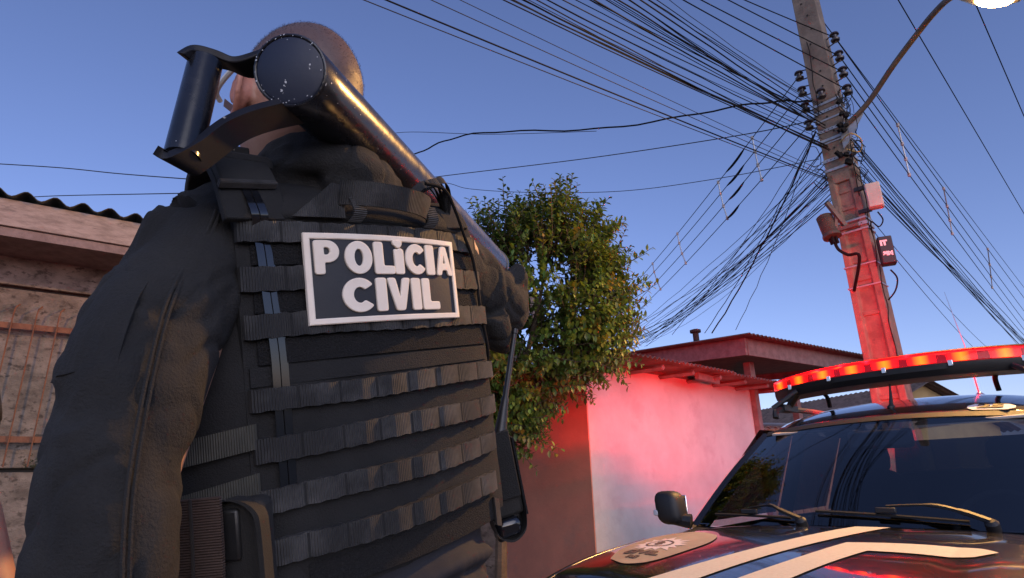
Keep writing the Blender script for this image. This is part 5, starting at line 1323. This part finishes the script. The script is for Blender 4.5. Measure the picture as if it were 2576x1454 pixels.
def letter(c, x0, x1, z0, z1):
    cu = bpy.data.curves.new('g', 'CURVE'); cu.dimensions = '2D'; cu.fill_mode = 'BOTH'; bd = .0011; cu.extrude = .0010; cu.bevel_depth = bd; cu.bevel_resolution = 2; cu.offset = -bd*.6
    loops, w = glyph(c); sx, sz = (x1-x0)/w, (z1-z0)
    for lp in loops:
        lp = soften([(a*sx, b*sz) for a, b in lp], .0035)
        s = cu.splines.new('POLY'); s.points.add(len(lp)-1); s.use_cyclic_u = True
        for q, (a, b) in zip(s.points, lp): q.co = (a, b, 0, 1)
    o = bpy.data.objects.new('g', cu); col.objects.link(o); bpy.context.view_layer.update()
    me = bpy.data.meshes.new_from_object(o.evaluated_get(bpy.context.evaluated_depsgraph_get())); bpy.data.objects.remove(o); bpy.data.curves.remove(cu)
    for v in me.vertices:
        x, z, h_ = x0+v.co.x, z0+v.co.y, v.co.z
        v.co = S(x, z, OFFP+.0015+h_) - VO
    me.materials.clear()
    for p in me.polygons: p.use_smooth = True
    me.set_sharp_from_angle(angle=R(50))
    return link('letter', me, MT['pvc_cream'], patch)
PL, PB_ = PCX-PWd/2, PCZ-PHt/2
for c, t0, t1, b0 in (('P', .042, .172, .545), ('O', .205, .362, .545), ('L', .378, .505, .545), ('i', .510, .572, .545), ('C', .588, .735, .545), ('I', .745, .812, .545), ('A', .830, .972, .545)):
    letter(c, PL+PWd*t0, PL+PWd*t1, PB_+PHt*b0, PB_+PHt*(.925 if c != 'i' else .945))
for c, t0, t1 in (('C', .175, .352), ('I', .372, .436), ('V', .446, .600), ('I', .612, .676), ('L', .692, .826)):
    letter(c, PL+PWd*t0, PL+PWd*t1, PB_+PHt*.105, PB_+PHt*.495)
# ---------------------------------------------------------------- battering ram
ram = empty('battering_ram', RN, 'black steel battering ram with chipped paint and loop handle on the officer\'s shoulder', 'battering ram')
RR = .0455; L_ = (RF-RN).length
m = MB(RN); m.lathe([(RR, .05), (RR, L_*.25), (RR, L_*.5), (RR, L_*.75), (RR, L_-.012), (RR+.002, L_-.011), (RR+.002, L_), (RR-.004, L_+.003)], RN, rax, 56); m.build('tube', MT['ram'], ram)
u_ = rax.cross(Zv).normalized(); w_ = rax.cross(u_)
cn = -(rax*.66 + (RN-CAM).normalized()*.34).normalized()          # the end plate is welded on slightly askew
def endp(rr, d_, k=56): return [RN + q + rax*(-(q.dot(cn))/(rax.dot(cn)) + d_) for q in [(u_*math.cos(t*2*math.pi/k) + w_*math.sin(t*2*math.pi/k))*rr for t in range(k)]]
m = MB(RN); m.loft([endp(RR-.0015, .0), endp(RR, .003), [RN + rax*.052 + (u_*math.cos(t*2*math.pi/56) + w_*math.sin(t*2*math.pi/56))*RR for t in range(56)]], cap=False); m.build('tube_end', MT['ram'], ram)
m = MB(RN); m.loft([endp(.0004, -.0022), endp(RR-.006, -.0022), endp(RR-.004, -.001), endp(RR-.003, .006)], cap=False); m.build('end_cap', MT['ram_end'], ram)
wb_ = endp(RR-.0016, -.0006, 72); m = MB(RN); m.tube([p + cn*.0006*math.sin(i*2.7) for i, p in enumerate(wb_)] + [wb_[0]], .0021, 7); m.build('weld_bead', MT['ram'], ram)
ch = MB(RN); rc = random.Random(9)
def chip(p, n, s_):
    a_ = n.orthogonal().normalized(); b2 = n.cross(a_); k = rc.randint(4, 6); ph = rc.uniform(0, 6); el_ = rc.uniform(.35, 1)
    pts = [p + n*.0008 + a_*(math.cos(ph+i*6.28/k)*s_*rc.uniform(.6, 1.2)) + b2*(math.sin(ph+i*6.28/k)*s_*el_*rc.uniform(.6, 1.2)) for i in range(k)]
    ch.add(pts, [tuple(range(k))])
for i in range(34):
    q = rc.choice(wb_); chip(q - (q-RN).normalized()*rc.uniform(.0, .010)*rc.random() + cn*.0022, cn, rc.uniform(.0005, .0014))
for i in range(46):
    a_ = rc.uniform(0, 6.28); n_ = u_*math.cos(a_)+w_*math.sin(a_); chip(RN + n_*RR + rax*(.02+rc.random()**2*.6), n_, rc.uniform(.0005, .0015))
ch.build('paint_chips', mat('bare_metal', (.55, .55, .56), .5, .3), ram, smooth=False)['kind'] = 'stuff'
# loop handle at the near end: two bent flat bars and a round grip
G1, G2 = at(516, 160, .620), at(458, 398, .597)
gm = MB(RN); gm.tube([G1, G1.lerp(G2, .5), G2], .0195, 24); gm.build('grip', MT['ram'], ram)
def bar(pts, w, th, nm):
    P = spline(pts, 6); nv = []
    for i, p in enumerate(P):
        t = (P[min(i+1, len(P)-1)]-P[max(i-1, 0)]).normalized(); nv.append(t.cross(rax).normalized())
    wv = [rax*w*(.75+.5*abs(i/(len(P)-1)-.45)) for i in range(len(P))]
    m = MB(RN); m.ribbon([p - n*th/2 for p, n in zip(P, nv)], wv, nv, th); return m.build(nm, MT['ram_bar'], ram, bev=.002)
bar([at(484, 160, .612), at(512, 143, .618), at(560, 152, .628), at(610, 170, .640), at(665, 158, .650), at(705, 140, .665)], .023, .010, 'handle_bar')
bar([at(436, 402, .588), at(462, 410, .594), at(520, 376, .607), at(590, 326, .622), at(660, 298, .640), at(735, 280, .662)], .026, .011, 'handle_bar')
# far handle: plate and grip under the tube, held by the hand
fp = RN + rax*(L_-.10); dn = (Vector((0, 0, -1)) + rax*rax.z).normalized(); sd = rax.cross(dn).normalized()
m = MB(RN); m.prism([(-.10, .0), (.085, .0), (.14, .028), (.03, .055), (-.06, .06)], fp + dn*.030 - sd*.003, rax, dn, sd, .006); m.build('handle_plate', MT['ram'], ram)
m = MB(RN); m.tube([ghand - rax*.06 + dn*.045, ghand - rax*.06 + dn*.085, ghand + rax*.06 + dn*.085, ghand + rax*.06 + dn*.045], .011, 10); m.build('grip', MT['ram'], ram)

# ---------------------------------------------------------------- safety glasses
gl_ = empty('safety_glasses', Hp(0, .10, .005), 'safety glasses with a white temple arm hooked over the officer\'s ear', 'glasses'); gb = Hp(0, .10, .005)
for sx in (-1, 1):
    m = MB(gb); m.tube(spline([Hp(sx*.066, .108, .006), Hp(sx*.081, .095, .012), Hp(sx*.090, .05, .022), Hp(sx*.0905, .012, .030), Hp(sx*.0885, -.020, .024), Hp(sx*.086, -.045, .008)], 5), .0042, 8, flat=1.0); m.build('temple_arm', MT['white_plastic'], gl_)
    m = MB(gb); pts = [Hp(sx*(.006+.056*i/8), .116-.012*(i/8)**2, .0) for i in range(9)]
    m.loft([[p + hU*.012, p - hU*.002] for p in pts], cap=False, closed=False); m.build('lens', MT['lens_clear'], gl_)
m = MB(gb); m.tube([Hp(-.012, .117, .008), Hp(0, .120, .010), Hp(.012, .117, .008)], .003, 6); m.build('bridge', MT['white_plastic'], gl_)

# ---------------------------------------------------------------- radio in its pouch on the right side
rb = V(.30, .12, -.26)
rpo = empty('radio_pouch', V(.29, .12, -.38), 'black nylon radio pouch with hook-and-loop flap hanging at the officer\'s right hip', 'pouch'); ro = V(.29, .12, -.38)
RMx = VM @ Matrix.Rotation(R(-7), 3, 'Y') @ Matrix.Rotation(R(-28), 3, 'Z')
def rp(x, y, z): return V(.283, .12, -.284) + RMx @ Vector((x, y, z))
m = MB(ro); m.box(rp(0, .012, -.005), (.066, .042, .155), RMx); m.build('body', MT['pouch'], rpo, bev=.008)
m = MB(ro); m.box(rp(.0, -.014, .015), (.060, .006, .125), RMx); m.build('flap', MT['vest'], rpo, bev=.004)
m = MB(ro); m.ribbon([rp(.0335, .010, .06), rp(.0335, .010, .0), rp(.0335, .010, -.07), rp(.0335, .010, -.085)], RMx @ Vector((0, .022, 0)), RMx @ Vector((1, 0, 0)), .004); m.build('edge_binding', MT['velcro'], rpo)
m = MB(ro); m.ribbon(spline([rp(-.033, .0, -.07), rp(-.026, .0, -.105), rp(.0, .0, -.120), rp(.026, .0, -.105), rp(.033, .0, -.07)], 4), RMx @ Vector((0, .018, 0)), RMx @ Vector((0, 0, -1)), .004); m.build('bottom_strap', MT['pouch'], rpo)
m = MB(ro); m.ribbon([V(.175, .03, -.315), V(.20, .045, -.325), V(.225, .075, -.325)], vZ*.022, -vY, .004); m.build('belt_loop', MT['webbing'], rpo)
rad = empty('portable_radio', rp(0, .012, -.08), 'black hand-held radio with long whip antenna in its pouch', 'radio'); rro = rp(0, .012, -.08)
m = MB(rro); m.box(rp(0, .012, -.04), (.052, .032, .17), RMx); m.build('case', MT['black_plastic'], rad, bev=.006)
m = MB(rro); m.box(rp(-.004, -.006, -.098), (.048, .03, .034), RMx); m.build('battery_end', MT['gloss_ribbon'], rad, bev=.010)
a0 = rp(.014, .0, .062); a1 = V(.372, .12, -.02)
m = MB(rro); m.tube([a0, a0.lerp(a1, .08), a0.lerp(a1, .30), a0.lerp(a1, .34), a0.lerp(a1, .36), a0.lerp(a1, .95), a0.lerp(a1, .955), a1], [.0125, .0115, .0075, .0078, .0058, .0048, .0062, .0060], 12); m.build('antenna', MT['black_plastic'], rad)
m = MB(rro); m.lathe([(.007, 0), (.008, .012), (.006, .015)], rp(-.016, .006, .045), RMx @ Vector((0, 0, 1)), 12); m.build('knob', MT['black_plastic'], rad)
# ---------------------------------------------------------------- magazine pouch and belt on the left flank
mp = V(-.222, .055, -.25)
mpo = empty('magazine_pouch', V(-.222, .06, -.36), 'black flapped magazine pouch at the officer\'s left flank beside brown webbing', 'pouch'); mo_ = V(-.222, .06, -.36)
MMx = VM @ Matrix.Rotation(R(-52), 3, 'Z')
def mpp(x, y, z): return V(-.222, .045, -.27) + MMx @ Vector((x, y, z))
m = MB(mo_); m.box(mpp(.0, .0, -.02), (.075, .035, .19), MMx); m.build('body', MT['pouch'], mpo, bev=.010)
m = MB(mo_); m.ribbon(spline([mpp(.037, -.020, -.11), mpp(.038, -.022, .03), mpp(.030, -.02, .065), mpp(.0, -.018, .078), mpp(-.025, -.018, .066)], 5), MMx @ Vector((0, .010, 0)), MMx @ Vector((1, 0, .2)), .006); m.build('edge_binding', MT['pouch'], mpo)
m = MB(mo_); m.box(mpp(-.006, -.016, .038), (.036, .012, .058), MMx); m.build('flap_buckle', MT['black_plastic'], mpo, bev=.004)
m = MB(mo_); m.box(mpp(-.0255, -.018, .035), (.0025, .014, .062), MMx); m.build('buckle_edge', MT['galv'], mpo)
m = MB(mo_); m.box(mpp(.004, -.02, -.075), (.06, .006, .10), MMx); m.build('flap', MT['vest'], mpo, bev=.004)
bt = empty('webbing_sling', V(-.26, .05, -.37), 'wide brown webbing strap hanging between the sleeve and the black pouch', 'strap'); bto = V(-.26, .05, -.37)
m = MB(bto); P = spline([V(-.266, .050, -.185), V(-.268, .045, -.24), V(-.270, .045, -.31), V(-.265, .05, -.40)], 5); m.ribbon(P, (MMx @ Vector((1, 0, 0)))*.031, [MMx @ Vector((0, -1, 0))]*len(P), .005); m.build('strap_body', MT['webbing_brown'], bt)
m = MB(bto); m.ribbon([p + MMx @ Vector((-.002, -.006, 0)) for p in P], (MMx @ Vector((1, 0, 0)))*.0015, [MMx @ Vector((0, -1, 0))]*len(P), .002); m.build('seam', MT['dark'], bt)

# ---------------------------------------------------------------- bystander at the edge of the picture
by = at(-150, 1300, 1.12); by = Vector((by.x-.212, by.y+.02, GZ))
ps = empty('bystander', by, 'person in dark short sleeves whose bare forearm shows beside the panel wall', 'person')
bx_, byv = Vector((.94, -.34, 0)).normalized(), Vector((.34, .94, 0)).normalized()
def Q(x, y, z): return by + bx_*x + byv*y + Zv*z
bb = MB(by)
def eqr(z, a, b, y=0): return ring(Q(0, y, z), bx_, byv, a, b, 28, 2.3)
bb.loft([eqr(.80, .15, .11), eqr(.95, .165, .115), eqr(1.1, .15, .105), eqr(1.28, .175, .115), eqr(1.38, .165, .10), eqr(1.44, .09, .07)])
bb.tube([Q(0, 0, 1.40), Q(-.02, .01, 1.47), Q(-.05, .02, 1.54)], [.07, .058, .056], 16)
bb.ell(Q(-.07, .03, 1.62), [bx_, byv, Zv], 32, 22, headfn)
bb.tube([Q(-.07, .13, 1.63), Q(-.07, .148, 1.595), Q(-.07, .128, 1.588)], [.009, .014, .010], 8)
for sx in (-1, 1): bb.ell(Q(sx*.083-.07, .03, 1.61), [bx_*.010, byv*.018, Zv*.03], 10, 8); bb.ell(Q(sx*.034-.07, .115, 1.65), [bx_*.025, byv*.012, Zv*.008], 8, 6)
bb.ell(Q(-.07, .118, 1.55), [bx_*.026, byv*.012, Zv*.012], 10, 6)
for sx in (-1, 1):
    s0, e0_, w0 = Q(sx*.19, 0, 1.37), Q(sx*.33, -.01, 1.13), Q(sx*.42, .06, .90)
    bb.tube([Q(sx*.1, 0, 1.38), s0, e0_, e0_.lerp(w0, .3), w0], [.06, .056, .043, .044, .028], 16)
    hand(bb, w0, Vector((0, .15, -1)), -bx_*sx, .3, 1.0, sx > 0)
    bb.tube([Q(sx*.09, 0, .88), Q(sx*.10, 0, .78), Q(sx*.11, .02, .46), Q(sx*.115, .01, .30), Q(sx*.12, 0, .09)], [.085, .085, .056, .054, .04], 16)
    bb.ell(Q(sx*.12, .06, .04), [bx_*.045, byv*.12, Zv*.04], 14, 8)
me = fuse(bb, .006, 3); ca = me.color_attributes.new('tint', 'FLOAT_COLOR', 'POINT')
ca.data.foreach_set('color', [1.05, .98, .95, 1]*len(me.vertices))
link('body', me, MT['skin'], ps)
tb_ = MB(by); tb_.loft([eqr(.84, .172, .125), eqr(1.0, .172, .122), eqr(1.1, .168, .118), eqr(1.28, .188, .125), eqr(1.39, .172, .108), eqr(1.45, .095, .078)])
for sx in (-1, 1): tb_.tube([Q(sx*.1, 0, 1.38), Q(sx*.19, 0, 1.375), Q(sx*.29, -.006, 1.21)], [.07, .068, .066], 18)
me = fuse(tb_, .008, 3); link('tshirt', me, MT['shirt'], ps)
tb_ = MB(by); tb_.loft([eqr(.76, .16, .115), eqr(.9, .178, .125), eqr(.96, .174, .12)])
for sx in (-1, 1): tb_.tube([Q(sx*.09, 0, .9), Q(sx*.10, 0, .76), Q(sx*.11, .02, .46), Q(sx*.12, 0, .10)], [.10, .10, .078, .07], 18)
me = fuse(tb_, .012, 3); link('trousers', me, MT['jacket'], ps)
for sx in (-1, 1):
    m = MB(by); m.ell(Q(sx*.12, .06, .045), [bx_*.052, byv*.14, Zv*.045], 16, 8); m.build('shoe', MT['black_plastic'], ps)
hb2 = MB(by); 
def hcap(d):
    q = headfn(d)*1.03; return q
hb2.ell(Q(-.07, .022, 1.632), [bx_, byv, Zv], 28, 18, lambda d: headfn(Vector((d.x, min(d.y, .55+.2*d.z), max(d.z, -.25))))*1.03); hb2.build('hair', MT['hair'], ps)
